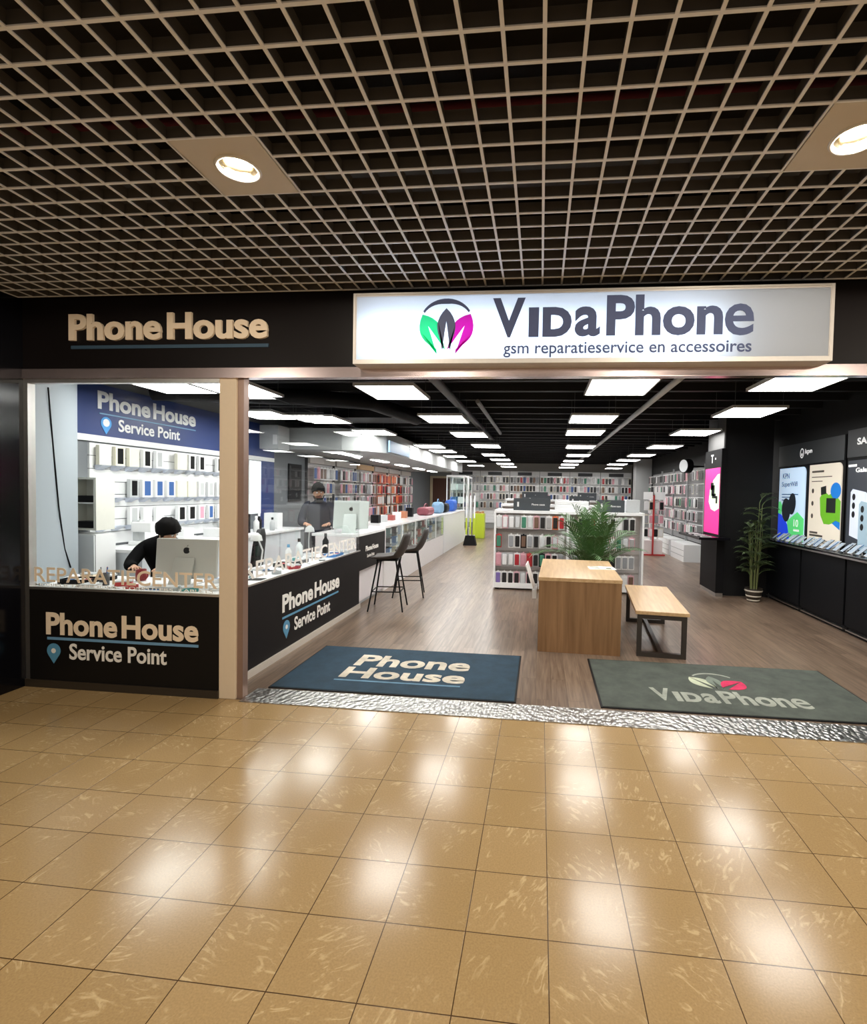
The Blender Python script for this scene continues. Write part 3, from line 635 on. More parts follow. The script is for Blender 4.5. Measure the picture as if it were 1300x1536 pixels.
for k, (yy, hh, mm, lb) in enumerate([(3.3, .12, WHITE, 'low white box on the back bench beside the machines'), (3.62, .18, LGREY, 'grey box on the back bench'), (3.9, .30, BLACK, 'tall black device on the back bench below the glowing panel'), (4.9, .28, WHITE, 'upright white box at the far end of the back bench')]):
    solo('bench_box', MB().box(-4.8, -4.55, yy-.09, yy+.09, .89, .89+hh, bev=.006), mm, lb, 'box')
# hanging cable on the grey partition
cb = MB().tube([(-4.16, 0.33, 2.42), (-4.24, 0.44, 2.0), (-4.31, 0.56, 1.4), (-4.42, 0.72, 1.0), (-4.50, 0.86, 0.80)], 0.006, 6)
solo('cable', cb, BLACK, 'thin black cable hanging down the grey partition beside the window', 'cable')

# front L-shaped work desk
o3 = (-3.2, 0.4, 0.0)
r = root('work_desk', 'white work desk behind the front and side glass', 'desk', o3)
DT = 0.765
MB(o3).prism([(-4.0, 0.06), (-2.45, 0.06), (-2.45, 3.02), (-3.0, 3.02), (-3.0, 0.72), (-4.33, 0.72)], (0, 0, DT-0.035), X, Y, 0.035).build('worktop', WHITE, r)
for x, y in ((-3.95, 0.12), (-4.05, 0.66), (-2.98, 0.8), (-2.98, 2.95), (-2.5, 2.95), (-2.5, 0.12)):
    MB(o3).box(x-.025, x+.025, y-.025, y+.025, 0, DT-.035).build('leg', LGREY, r)

# ------------------------------------------------------------------ computers
def apple(mb, O, R, U, s, d=0.001, mi=0):
    p = []
    for i in range(36):
        a = 2*PI*i/36 + PI/2
        rr = 0.5*(1 - 0.16*abs(math.cos((a-PI/2)/2))**14 - 0.10*abs(math.sin((a-PI/2)/2))**20)
        x, y = rr*math.cos(a)*0.92, rr*math.sin(a)
        if x > 0.0: 
            dx, dy = x-0.56, y-0.06
            dd = math.hypot(dx, dy)
            if dd < 0.24: x = 0.56+dx/dd*0.24 if dd else x; y = 0.06+dy/dd*0.24
        p.append((x*s, y*s))
    mb.prism(p, O, R, U, d, mi)
    lf = [(0.02*s, 0.52*s), (0.06*s, 0.62*s), (0.16*s, 0.74*s), (0.22*s, 0.76*s), (0.20*s, 0.66*s), (0.10*s, 0.55*s)]
    mb.prism(lf[::-1], O, R, U, d, mi)
def computer(x, y, z, rz, tilt, label, w=0.53, h=0.34, gap=0.06, shell=None):
    r = root('desktop_computer', label, 'computer', (x, y, z), rz)
    T = Matrix.Translation((0, 0, gap)) @ Matrix.Rotation(tilt, 4, 'X')
    shell = shell or M((0.62, 0.62, 0.60), 0.35, 0.3, noise=0.02)
    b = MB(); b.box(-w/2, w/2, -0.012, 0.012, 0, h, bev=0.010, T=T); b.build('casing', shell, r)
    MB().box(-w/2+.015, w/2-.015, 0.012, 0.0135, 0.07, h-.015, T=T).build('screen', M((0.15, 0.2, 0.28), 0.2, noise=0, emis=0.5, ecol=(0.6, 0.75, 1)), r)
    b = MB(); O = T @ Vector((0, -0.0122, h*0.70)); Rv = (T.to_3x3() @ X); Uv = (T.to_3x3() @ Z)
    apple(b, O, Rv, Uv, 0.062); b.build('fruit_emblem', BLACK, r)
    b = MB(); b.add([Vector(v) for v in [(-.085, -.02, h*.52+gap), (.085, -.02, h*.52+gap), (.095, -.10, .008), (-.095, -.10, .008), (-.085, -.012, h*.52+gap), (.085, -.012, h*.52+gap), (.095, -.09, .008), (-.095, -.09, .008)]],
                   [(0, 3, 2, 1), (4, 5, 6, 7), (0, 1, 5, 4), (1, 2, 6, 5), (2, 3, 7, 6), (3, 0, 4, 7)])
    b.box(-.10, .10, -.11, .09, 0, .008); b.build('stand', shell, r)
    return r
computer(-3.02, 0.48, DT, 0.05, -0.08, 'silver desktop computer seen from behind on the window desk', 0.55, 0.335, 0.055)
computer(-2.68, 3.38, 1.0, 0.12, -0.16, 'pale desktop computer seen from behind on the counter end', 0.50, 0.40, 0.05, M((0.55, 0.62, 0.60), 0.35, 0.2, noise=0.02))

# ------------------------------------------------------------------ small things on the desk
def mug(x, y, z, rr, h, mt, label, cat='mug', handle=True):
    o3 = (x, y, z); r = root('mug', label, cat, o3)
    MB(o3).lathe(o3, [(0, 0), (rr*.9, 0), (rr, h*.1), (rr, h), (rr*.88, h), (rr*.85, h*.12), (0, h*.1)], 18).build('body', mt, r)
    MB(o3).tube([(x+rr*math.cos(a)*.0+rr+0.022*math.sin(a), y, z+h*.5+h*.3*math.cos(a)) for a in [i*PI/6 for i in range(7)]], 0.006, 6).build('handle', mt, r)
mug(-3.50, 0.55, DT, 0.042, 0.10, M((0.22, 0.018, 0.02), 0.35), 'red mug on the window desk left of the computer')
cols = {'black': BLACK, 'white': WHITE, 'blue': M((0.05, 0.2, 0.5), 0.4), 'red': RED, 'grey': LGREY, 'teal': M((0.03, 0.25, 0.25), 0.4), 'cream': CREAM, 'dark grey': DGREY}
PHC = {}
def phone_obj(col, screen='black'):
    key = (col, screen)
    b = MB(); b.box(-.036, .036, -.075, .075, 0, .009, bev=.003); o = b.build('phone', cols[col])
    MB().box(-.033, .033, -.071, .071, .009, .0096).build('screen', cols[screen], o)
    return o
def desk_items(spots, group, where):
    used = {}
    for (x, y, z, kind, col, rz, wh) in spots:
        key = (kind, col); lab = f'{col} {kind.replace("_", " ")} {wh}'
        if key in used: dup(used[key], (x, y, z), rz, lab, group); continue
        if kind == 'phone': o = phone_obj(col, 'grey' if col == 'black' else 'black')
        elif kind == 'parts_box':
            b = MB(); b.box(-.06, .06, -.045, .045, 0, .04, bev=.003); o = b.build('parts_box', cols[col]); MB().box(-.061, .061, -.046, .046, .034, .046, bev=.002).build('lid', M((0.6, 0.62, 0.64), .3), o)
        elif kind == 'screwdriver':
            b = MB(); b.cyl((-.04, 0, .008), (.03, 0, .008), .008, .007, 8); o = b.build('screwdriver', cols[col]); MB().cyl((.03, 0, .008), (.11, 0, .008), .0025, .002, 6).build('blade', STEEL, o)
        elif kind == 'tape_roll':
            b = MB().lathe((0, 0, 0), [(.025, 0), (.045, 0), (.045, .03), (.025, .03), (.025, 0)], 18); o = b.build('tape_roll', cols[col])
        elif kind == 'pen_cup':
            b = MB().lathe((0, 0, 0), [(0, 0), (.035, 0), (.037, .1), (.033, .1), (.031, .005), (0, .005)], 14); o = b.build('pen_cup', cols[col])
            for k in range(4): MB().cyl((.012*math.cos(k*1.6), .012*math.sin(k*1.6), .006), (.03*math.cos(k*1.6), .03*math.sin(k*1.6), .15), .004, n=6).build('pen', [cols['blue'], cols['red'], cols['black'], cols['white']][k], o)
        elif kind == 'tool_tray':
            b = MB(); b.box(-.12, .12, -.08, .08, 0, .008).box(-.12, .12, -.08, -.075, .008, .04).box(-.12, .12, .075, .08, .008, .04).box(-.12, -.115, -.075, .075, .008, .04).box(.115, .12, -.075, .075, .008, .04); o = b.build('tool_tray', cols[col])
            for k in range(3): MB().box(-.1+k*.07, -.05+k*.07, -.06, .05, .008, .03).build('tray_insert', [cols['blue'], cols['white'], cols['red']][k], o)
        elif kind == 'lamp':
            o = root('desk_lamp', lab, 'lamp', (x, y, z)); MB().lathe((0, 0, 0), [(0, 0), (.08, 0), (.08, .02), (0, .025)], 18).build('base', cols[col], o)
            MB().tube([(0, 0, .02), (0.02, 0, .2), (-.04, 0, .36)], .008, 8).build('arm', cols[col], o); MB().lathe((-.04, 0, .30), [(.06, 0), (.05, .05), (.015, .08), (0, .082)], 16).build('lamp_shade', cols[col], o)
        o.location = (x, y, z); o.rotation_euler = (0, 0, rz); tag(o, lab, kind.replace('_', ' '), group); used[key] = o
rd = random.Random(3)
D = DT
desk_items([(-3.90, .35, D, 'tool_tray', 'black', .2, 'at the left end of the window desk'), (-3.72, .18, D, 'phone', 'blue', .5, 'flat on the window desk near the black tray'), (-3.62, .30, D, 'pen_cup', 'dark grey', 0, 'on the window desk beside the tray'),
            (-3.58, .13, D, 'parts_box', 'white', .1, 'against the front glass, left part'), (-3.46, .32, D, 'parts_box', 'red', .6, 'in front of the red mug'), (-3.40, .14, D, 'phone', 'white', 1.2, 'flat against the front glass near the mug'), (-3.30, .22, D, 'tape_roll', 'red', 0, 'beside the computer foot'),
            (-3.20, .13, D, 'screwdriver', 'red', .4, 'below the computer back'), (-3.10, .2, D, 'phone', 'blue', 2.0, 'under the computer back'), (-2.92, .16, D, 'parts_box', 'grey', .2, 'under the computer back, right side'), (-2.78, .2, D, 'parts_box', 'teal', .7, 'at the right end of the window desk'), (-2.62, .28, D, 'tape_roll', 'white', 0, 'in the corner by the cream column'),
            (-3.80, .52, D, 'parts_box', 'black', .3, 'behind the black tool tray'), (-4.02, .58, D, 'parts_box', 'cream', .1, 'at the far left of the window desk')], 'small items on the window desk', '')
kinds = ['phone', 'parts_box', 'tool_tray', 'phone', 'screwdriver', 'parts_box', 'tape_roll', 'phone']; cl_ = ['black', 'white', 'teal', 'grey', 'blue', 'black', 'white', 'red', 'grey', 'dark grey']
sp = []; cnt = {}
for k in range(22):
    yy = 0.45+k*0.115; xx = -2.56-(k % 3)*0.13; kd = kinds[k % 8]; co = cl_[(k*3) % 10]
    sp.append((xx, yy, D, kd, co, rd.uniform(0, 3), f'on the side glass desk, {ORD[k] if k < 16 else "near the far end, " + ORD[k-16]} from the column'))
sp.append((-2.85, 1.35, D, 'lamp', 'white', 0.6, 'on the side glass desk near its middle'))
sp.append((-2.9, 2.55, D, 'lamp', 'grey', 2.2, 'on the side glass desk near its far end'))
desk_items(sp, 'small items on the side glass desk', '')
bottle(-2.86, 1.95, D, 0.2, 0.035, WHITE, M((0.1, .3, .5), .4), 'white spray bottle on the side glass desk')
bottle(-2.88, 2.25, D, 0.24, 0.04, M((0.75, 0.8, 0.82), .3), BLACK, 'pale bottle with black cap on the side glass desk')
bottle(-2.80, 2.82, D, 0.26, 0.04, BLACK, DGREY, 'black bottle at the far end of the side glass desk')

# ------------------------------------------------------------------ people
def skin_mesh(name, verts, edges, mats, parent=None, sub=2, rootv=0):
    me = bpy.data.meshes.new(name); me.from_pydata([v[:3] for v in verts], edges, []); me.update()
    o = bpy.data.objects.new(name, me); C.objects.link(o)
    md = o.modifiers.new('s', 'SKIN'); 
    if not me.skin_vertices: pass
    for i, v in enumerate(verts):
        rr = v[3]; me.skin_vertices[0].data[i].radius = rr if isinstance(rr, tuple) else (rr, rr)
        me.skin_vertices[0].data[i].use_root = (i == rootv)
    md.use_smooth_shade = True
    sd = o.modifiers.new('d', 'SUBSURF'); sd.levels = sub; sd.render_levels = sub
    dg = bpy.context.evaluated_depsgraph_get(); dg.update()
    em = bpy.data.meshes.new_from_object(o.evaluated_get(dg)); em.name = name
    bpy.data.objects.remove(o)
    for mt in mats: em.materials.append(mt)
    for p in em.polygons: p.use_smooth = True
    n = bpy.data.objects.new(name, em); C.objects.link(n)
    if parent: n.parent = parent
    return n
def person(label, base, rz, J, hair_m, top_m, trouser_m, skin_m, beard=False, head_tilt=0.0):
    """J: joints in local space, person faces -y."""
    r = root('person', label, 'person', base, rz)
    V = []; E = []
    def v(p, rad, link=None):
        V.append((*p, rad)); i = len(V)-1
        if link is not None: E.append((link, i))
        return i
    pel = v(J['pelvis'], (0.125, 0.095)); sp_ = v(J['waist'], (0.12, 0.088), pel); ch = v(J['chest'], (0.125, 0.085), sp_); nk = v(J['neck'], 0.055, ch)
    hd = Vector(J['head']); up = Vector(J.get('up', (0, 0, 1))).normalized(); fw_ = Vector(J.get('face', (0, -1, 0))).normalized(); sd_ = up.cross(fw_).normalized()
    nb = v(Vector(J['neck'])*.4 + (hd-up*0.10)*.6, 0.05, nk)
    jaw = v(hd-up*0.065+fw_*0.015, (0.066, 0.074), nb); mid = v(hd, (0.076, 0.092), jaw); v(hd+up*0.075, (0.066, 0.080), mid)
    v(hd+fw_*0.112-up*0.018, 0.011, mid)                                       # nose
    for s_ in (-1, 1): v(hd+sd_*0.083*s_-up*0.005, (0.008, 0.02), mid)       # ears
    body_arm = []; 
    for s_, key in ((-1, 'l'), (1, 'r')):
        sh = v(J['sh_'+key], 0.048, ch); el = v(J['el_'+key], 0.043, sh); wr = v(J['wr_'+key], 0.028, el)
        w_ = Vector(J['wr_'+key]); dr = (w_-Vector(J['el_'+key])).normalized(); px_ = dr.cross(Vector((0, 0, 1))).normalized(); dn = px_.cross(dr)
        pm = v(w_+dr*0.05, (0.035, 0.016), wr); pe = v(w_+dr*0.085, (0.038, 0.014), pm)
        for q, (ofs, ln) in enumerate(((-.030, .062), (-.010, .075), (.010, .070), (.028, .054))):
            a = v(w_+dr*(0.10)+px_*ofs, 0.0085, pe); c_ = v(w_+dr*(0.10+ln*.5)+px_*ofs*1.15+dn*-0.006, 0.0078, a); v(w_+dr*(0.10+ln)+px_*ofs*1.2+dn*-0.022, 0.0065, c_)
        t1 = v(w_+dr*0.045-px_*0.042*(1 if key == 'l' else -1), 0.010, pm); v(w_+dr*0.085-px_*0.058*(1 if key == 'l' else -1)+dn*-.01, 0.0085, t1)
        hp = v(J['hip_'+key], 0.085, pel); kn = v(J['kn_'+key], 0.058, hp); an = v(J['an_'+key], 0.04, kn); v(Vector(J['an_'+key])+Vector((0, -0.15, -0.03)), 0.032, an)
    body = skin_mesh('body', V, E, [skin_m], r)
    # clothing
    tb = MB()
    pe, wa, cs_, ne = (Vector(J[k]) for k in ('pelvis', 'waist', 'chest', 'neck'))
    sl, sr = Vector(J['sh_l']), Vector(J['sh_r']); smid = (sl+sr)/2; lat = (sl-sr).normalized()
    bk = J.get('bulk', 1.0)
    path = [(pe-Vector((0, 0, .06)), .185, .135), (pe, .185, .138), (pe*.5+wa*.5, .178, .130), (wa, .172, .126), (wa*.5+cs_*.5, .188, .134), (cs_, .205, .138), (cs_*.45+smid*.55, .208, .128), (smid*.75+ne*.25, .190, .115), (smid*.35+ne*.65, .130, .098), (ne, .078, .078), (ne*.75+hd*.25, .060, .062)]
    vs = []; n_ = 24
    for q, (p, rx_, ry_) in enumerate(path):
        dr = (path[min(q+1, len(path)-1)][0]-path[max(q-1, 0)][0]).normalized(); ln_ = (lat-dr*lat.dot(dr)).normalized(); fn = dr.cross(ln_)
        for k in range(n_): t_ = 2*PI*k/n_; vs.append(p + ln_*(rx_*bk*math.cos(t_)) + fn*(ry_*bk*math.sin(t_)))
    tb.add(vs, [(q*n_+k, q*n_+(k+1) % n_, (q+1)*n_+(k+1) % n_, (q+1)*n_+k) for q in range(len(path)-1) for k in range(n_)], 0, True)
    for key in 'lr':
        sh, el, wr = (Vector(J[k+key]) for k in ('sh_', 'el_', 'wr_')); pts = []; rad = []
        inn = sh*.72+smid*.28
        for q in range(13):
            t_ = q/12
            p = (inn*(1-t_)**2 + sh*2*t_*(1-t_) + (sh*.6+el*.4)*t_*t_); 
            pts.append(p); rad.append(.088-.022*t_)
        for q in range(1, 9):
            t_ = q/8; a_ = sh*.6+el*.4; c_ = el*.55+wr*.45; p = a_*(1-t_)**2 + el*2*t_*(1-t_) + c_*t_*t_
            pts.append(p); rad.append(.066-.012*t_)
        pts += [el*.25+wr*.75, el*.06+wr*.94]; rad += [.047, .040]
        tb.tube(pts, rad, 14)
    tb.build('hooded_top', top_m, r)
    V = []; E = []
    a = v(J['pelvis'], (0.155, 0.125))
    for key in 'lr':
        h1 = v(J['hip_'+key], 0.105, a); k1 = v(J['kn_'+key], 0.075, h1); v(Vector(J['an_'+key])+Vector((0, 0, .03)), 0.06, k1)
    skin_mesh('trousers', V, E, [trouser_m], r)
    for key in 'lr':
        a_ = Vector(J['an_'+key]); MB().box(a_.x-.05, a_.x+.05, a_.y-.20, a_.y+.08, a_.z-.065, a_.z+.02, bev=.03).build('shoe', BLACK, r)
    # hair: a cap over skull
    b = MB(); n = 16
    vs = []; fs = []
    for i in range(8):
        th = (i/7)*PI*0.66
        for k in range(n):
            ph = 2*PI*k/n; front = max(0, math.cos(ph)); t2 = th*(1-0.34*front)
            rough = 1+0.045*math.sin(5*ph+i*1.7)+0.04*math.sin(9*ph-i)
            p = hd+up*0.035 + up*(0.112*rough*math.cos(t2)) + (fw_*math.cos(ph)*0.108 + sd_*math.sin(ph)*0.092)*math.sin(t2)*rough
            vs.append(p)
    for i in range(7):
        for k in range(n): fs.append((i*n+k, i*n+(k+1) % n, (i+1)*n+(k+1) % n, (i+1)*n+k))
    b.add(vs, fs, 0, True); ho = b.build('hair', hair_m, r)
    so = ho.modifiers.new('t', 'SOLIDIFY'); so.thickness = 0.012
    for s_ in (-1, 1):
        MB().ball(hd+fw_*0.083+sd_*0.031*s_+up*0.012, 0.012).build('eye', M((0.85, 0.85, 0.85), .3), r)
        MB().ball(hd+fw_*0.0935+sd_*0.031*s_+up*0.012, 0.006).build('pupil', BLACK, r)
        MB().tube([hd+fw_*0.090+sd_*(0.014*s_)+up*0.032, hd+fw_*0.094+sd_*(0.032*s_)+up*0.038, hd+fw_*0.082+sd_*(0.052*s_)+up*0.032], 0.006, 6).build('eyebrow', hair_m, r)
    MB().tube([hd+fw_*0.086-sd_*0.026-up*0.062, hd+fw_*0.094-up*0.06, hd+fw_*0.086+sd_*0.026-up*0.062], 0.007, 6).build('mouth', M((0.35, 0.12, 0.10), .5), r)
    if beard:
        vs = []; fs = []
        for i in range(5):
            for k in range(13):
                ph = (k-6)/6*1.5; zz = -0.040-0.018*i-(0.032 if abs(k-6) < 4 else 0.0); rr = 1.06-0.09*i
                vs.append(hd+up*zz+fw_*(0.018+0.086*math.cos(ph)*rr)+sd_*0.080*math.sin(ph)*rr)
        for i in range(4):
            for k in range(12): fs.append((i*13+k, i*13+k+1, (i+1)*13+k+1, (i+1)*13+k))
        bb = MB(); bb.add(vs, fs, 0, True); ob = bb.build('beard', hair_m, r); so = ob.modifiers.new('t', 'SOLIDIFY'); so.thickness = 0.01
    return r
SKIN = M((0.42, 0.22, 0.13), 0.5); SKIN2 = M((0.50, 0.29, 0.19), 0.5); HAIR = M((0.004, 0.0035, 0.0035), 0.75, spec=0.12)
# seated, bent over the desk, head down
person('person in a black hooded top bent over the window desk', (-3.90, 1.30, 0.0), 0.35, dict(bulk=1.16,
    pelvis=(0, 0.30, 0.55), waist=(0, 0.27, 0.72), chest=(0.0, 0.14, 0.92), neck=(0.02, 0.04, 1.05), head=(0.06, -0.05, 1.135), up=(0.42, -0.30, 0.85), face=(0.80, -0.18, -0.46),
    sh_l=(0.20, 0.08, 0.96), el_l=(0.30, -0.16, 0.82), wr_l=(0.18, -0.38, 0.815), sh_r=(-0.20, 0.10, 0.96), el_r=(-0.27, -0.10, 0.80), wr_r=(-0.12, -0.36, 0.815),
    hip_l=(0.10, 0.25, 0.54), kn_l=(0.13, -0.18, 0.54), an_l=(0.13, -0.16, 0.09), hip_r=(-0.10, 0.25, 0.54), kn_r=(-0.13, -0.18, 0.54), an_r=(-0.13, -0.16, 0.09)),
    HAIR, M((0.0035, 0.0035, 0.004), 0.9, spec=0.08), M((0.02, 0.025, 0.04), 0.8), SKIN2)
# standing behind the counter, looking down at the computer
person('bearded person in a dark top standing behind the pale computer', (-3.50, 4.15, 0.0), 0.25, dict(
    pelvis=(0, 0.02, 0.92), waist=(0, 0.02, 1.06), chest=(0, 0.0, 1.27), neck=(0, -0.02, 1.41), head=(0.0, -0.05, 1.555), up=(0, -0.18, 0.98), face=(0.28, -0.93, -0.22),
    sh_l=(0.19, 0.0, 1.33), el_l=(0.27, -0.08, 1.08), wr_l=(0.20, -0.30, 1.07), sh_r=(-0.19, 0.0, 1.33), el_r=(-0.27, -0.08, 1.08), wr_r=(-0.14, -0.30, 1.07),
    hip_l=(0.10, 0.02, 0.88), kn_l=(0.11, -0.01, 0.48), an_l=(0.11, 0.03, 0.09), hip_r=(-0.10, 0.02, 0.88), kn_r=(-0.11, -0.01, 0.48), an_r=(-0.11, 0.03, 0.09)),
    HAIR, M((0.008, 0.011, 0.020), 0.9, spec=0.1), M((0.02, 0.02, 0.03), 0.8), SKIN, beard=True)
def office_chair(loc, rz, label):
    r = root('office_chair', label, 'chair', loc, rz)
    MB().box(-.24, .24, -.24, .22, .42, .50, bev=.03).build('seat', BLACKM, r)
    b = MB(); vs = []; fs = []
    for i in range(9):
        for k in range(9):
            u_ = (k-4)/4; z_ = i/8; wd = 0.22*math.sqrt(max(0.05, 1-max(0, (z_-.55)/.47)**2.5))
            vs.append((u_*wd, 0.20+0.06*z_-0.05*(1-u_*u_)*0, 0.56+z_*0.58))
    n = len(vs); vs += [(x, y+0.05, z) for x, y, z in vs]
    for i in range(8):
        for k in range(8): q = i*9+k; fs += [(q, q+1, q+10, q+9), (n+q, n+q+9, n+q+10, n+q+1)]
    for i in range(8): fs += [(i*9, (i+1)*9, n+(i+1)*9, n+i*9), (i*9+8, n+i*9+8, n+(i+1)*9+8, (i+1)*9+8)]
    for k in range(8): fs += [(k, n+k, n+k+1, k+1), (72+k, 72+k+1, n+72+k+1, n+72+k)]
    b.add(vs, fs, 0, True); b.build('backrest', BLACKM, r)
    MB().cyl((0, 0, .10), (0, 0, .42), .03, n=10).build('column', DGREY, r)
    MB().box(-.03, .03, .18, .25, .44, .66).build('back_bracket', DGREY, r)
    for k in range(5):
        a = 2*PI*k/5; MB().tube([(0, 0, .11), (.26*math.cos(a), .26*math.sin(a), .075)], [.028, .018], 8).build('leg', DGREY, r)
        c = MB().cyl((.26*math.cos(a)-.012*math.sin(a), .26*math.sin(a)+.012*math.cos(a), .035), (.26*math.cos(a)+.012*math.sin(a), .26*math.sin(a)-.012*math.cos(a), .035), .035, n=12).build('caster', BLACK, r)
office_chair((-3.40, 1.75, 0), -1.25, 'black office chair behind the side glass desk')
# ------------------------------------------------------------------ counters on the left
o3 = (-2.75, 3.65, 0.0)
r = root('service_counter', 'white service counter with a small black sign panel by the stools', 'counter', o3)
MB(o3).box(-3.10, -2.44, 3.05, 4.25, 0.965, 1.0, bev=.003).build('countertop', WHITEG, r)
MB(o3).box(-3.05, -2.47, 3.055, 4.245, 0.05, 0.965).build('body', M((0.74, 0.70, 0.71), 0.4, noise=.03), r)
MB(o3).box(-2.47, -2.445, 3.055, 4.245, 0.49, 0.965).build('sign_board', M((0.006, 0.005, 0.0055), 0.5, spec=0.2), r)
b = MB(o3); ph_lettering(b, (-2.445, 3.36, 0.735), Y, Z, 0.56, 0.075, 0.002); b.text('Service Point', (-2.445, 3.42, 0.64), Y, Z, 0.32, 0.05, 0.002, 0.01); b.build('lettering', TXTW, r)
MB(o3).box(-3.03, -2.50, 3.06, 4.24, 0.0, 0.05).build('plinth', LGREY, r)
# glass showcase
o3 = (-2.75, 6.75, 0.0)
r = root('glass_showcase', 'long glass showcase counter with white base and posts', 'showcase', o3)
MB(o3).box(-3.08, -2.46, 4.25, 9.2, 0.0, 0.50).build('base', M((0.72, 0.70, 0.70), 0.4), r)
MB(o3).box(-3.10, -2.44, 4.25, 9.22, 1.0, 1.035, bev=.003).build('countertop', WHITEG, r)
MB(o3).box(-2.455, -2.447, 4.26, 9.2, 0.50, 1.0).build('front_glass', GLASS2, r)
MB(o3).box(-3.08, -3.06, 4.26, 9.2, 0.50, 1.0).build('back_panel', WHITE, r)
for z in (0.66, 0.83): MB(o3).box(-3.06, -2.46, 4.26, 9.2, z, z+.008).build('shelf', GLASS2, r)
for k in range(6): y = 4.26+k*0.985; MB(o3).box(-2.47, -2.443, y, y+.025, 0.50, 1.0).build('post', WHITE, r)
scs = {}
itc = ['black', 'white', 'red', 'blue', 'grey', 'teal', 'cream', 'dark grey']
for lv, z in enumerate((0.50, 0.668, 0.838)):
    for k in range(12):
        co = itc[(k*3+lv*5) % 8]; lab = f'{co} accessory box, {ORD[k]} along {["bottom", "middle", "top"][lv]} shelf of the glass showcase'
        loc = (-2.60, 4.55+k*0.37, z)
        if co in scs: dup(scs[co], loc, 0, lab, 'boxes in the glass showcase')
        else:
            o = MB().box(-.05, .05, -.06, .06, 0, .12, bev=.004).build('accessory_box', cols[co]); MB().box(.05, .051, -.045, .045, .02, .10).build('printed_front', WHITE if co != 'white' else LGREY, o)
            o.location = loc; scs[co] = tag(o, lab, 'box', 'boxes in the glass showcase')
o3 = (-2.78, 11.0, 0)
r = root('sales_counter', 'plain white counter at the far end of the left side', 'counter', o3)
MB(o3).box(-3.10, -2.44, 9.24, 12.9, 0.98, 1.02, bev=.004).build('countertop', WHITEG, r)
MB(o3).box(-3.07, -2.46, 9.30, 12.87, 0.0, 0.98).build('body', M((0.76, 0.77, 0.78), .35), r)
MB(o3).cyl((-2.56, 9.36, 0.0), (-2.56, 9.36, 0.98), 0.10, n=20).build('corner_post', WHITEG, r)
# things on the counters
def soft_bag(x, y, z, wd, h, mt, label):
    o3 = (x, y, z); r = root('bag', label, 'bag', o3)
    b = MB(o3); b.box(x-.14, x+.14, y-wd/2, y+wd/2, z, z+h, bev=min(.08, h*.35)); b.build('body', mt, r)
    MB(o3).tube([(x, y+wd*.25*math.cos(a), z+h-.02+.10*math.sin(a)) for a in [i*PI/8 for i in range(9)]], .012, 6).build('handle', mt, r)
soft_bag(-2.72, 8.3, 1.035, 0.75, 0.19, M((0.22, .05, .07), .6), 'dark red bag on the end of the glass showcase')
soft_bag(-2.72, 9.75, 1.02, 0.40, 0.30, M((0.16, .28, .42), .7), 'light blue bag on the white counter behind the red bag')
soft_bag(-2.70, 10.4, 1.02, 0.50, 0.26, BLACKM, 'black bag on the white counter between blue bags')
soft_bag(-2.66, 11.4, 1.02, 0.60, 0.34, M((0.02, .10, .45), .6), 'bright blue bag on the far white counter')
orr = MB().ball((-2.95, 4.60, 1.36), .09, .12, .055); 
o3 = (-2.95, 4.60, 1.035); r = root('display_stand', 'small orange oval topper on a stand upon the showcase', 'stand', o3)
MB(o3).ball((-2.95, 4.60, 1.34), .03, .14, .06).build('topper', ORANGE, r); MB(o3).cyl((-2.95, 4.60, 1.035), (-2.95, 4.60, 1.29), .012, n=8).build('pole', STEEL, r); MB(o3).cyl((-2.95, 4.6, 1.035), (-2.95, 4.6, 1.045), .07, n=16).build('base', BLACK, r)
for k, (yy, hh, mm, lb) in enumerate([(4.0, .20, BLACK, 'black card reader box on the counter by the pale computer'), (4.32, .26, WHITE, 'white upright box on the showcase beside the orange topper'), (5.0, .14, BLACK, 'low black box on the showcase top'), (5.4, .12, LGREY, 'grey box on the showcase top, second along'), (5.9, .10, M((.30, .06, .05), .5), 'dull red box on the showcase top'), (6.3, .14, WHITE, 'low white box on the showcase top'),
                                   (6.8, .14, M((.42, .16, .08), .5), 'rust orange carton on the showcase top'), (7.3, .20, BLACK, 'black box on the showcase top, near the red bag')]):
    solo('counter_box', MB().box(-2.92, -2.78, yy-.07, yy+.07, 1.0 if yy < 4.2 else 1.035, (1.0 if yy < 4.2 else 1.035)+hh, bev=.005), mm, lb, 'box')

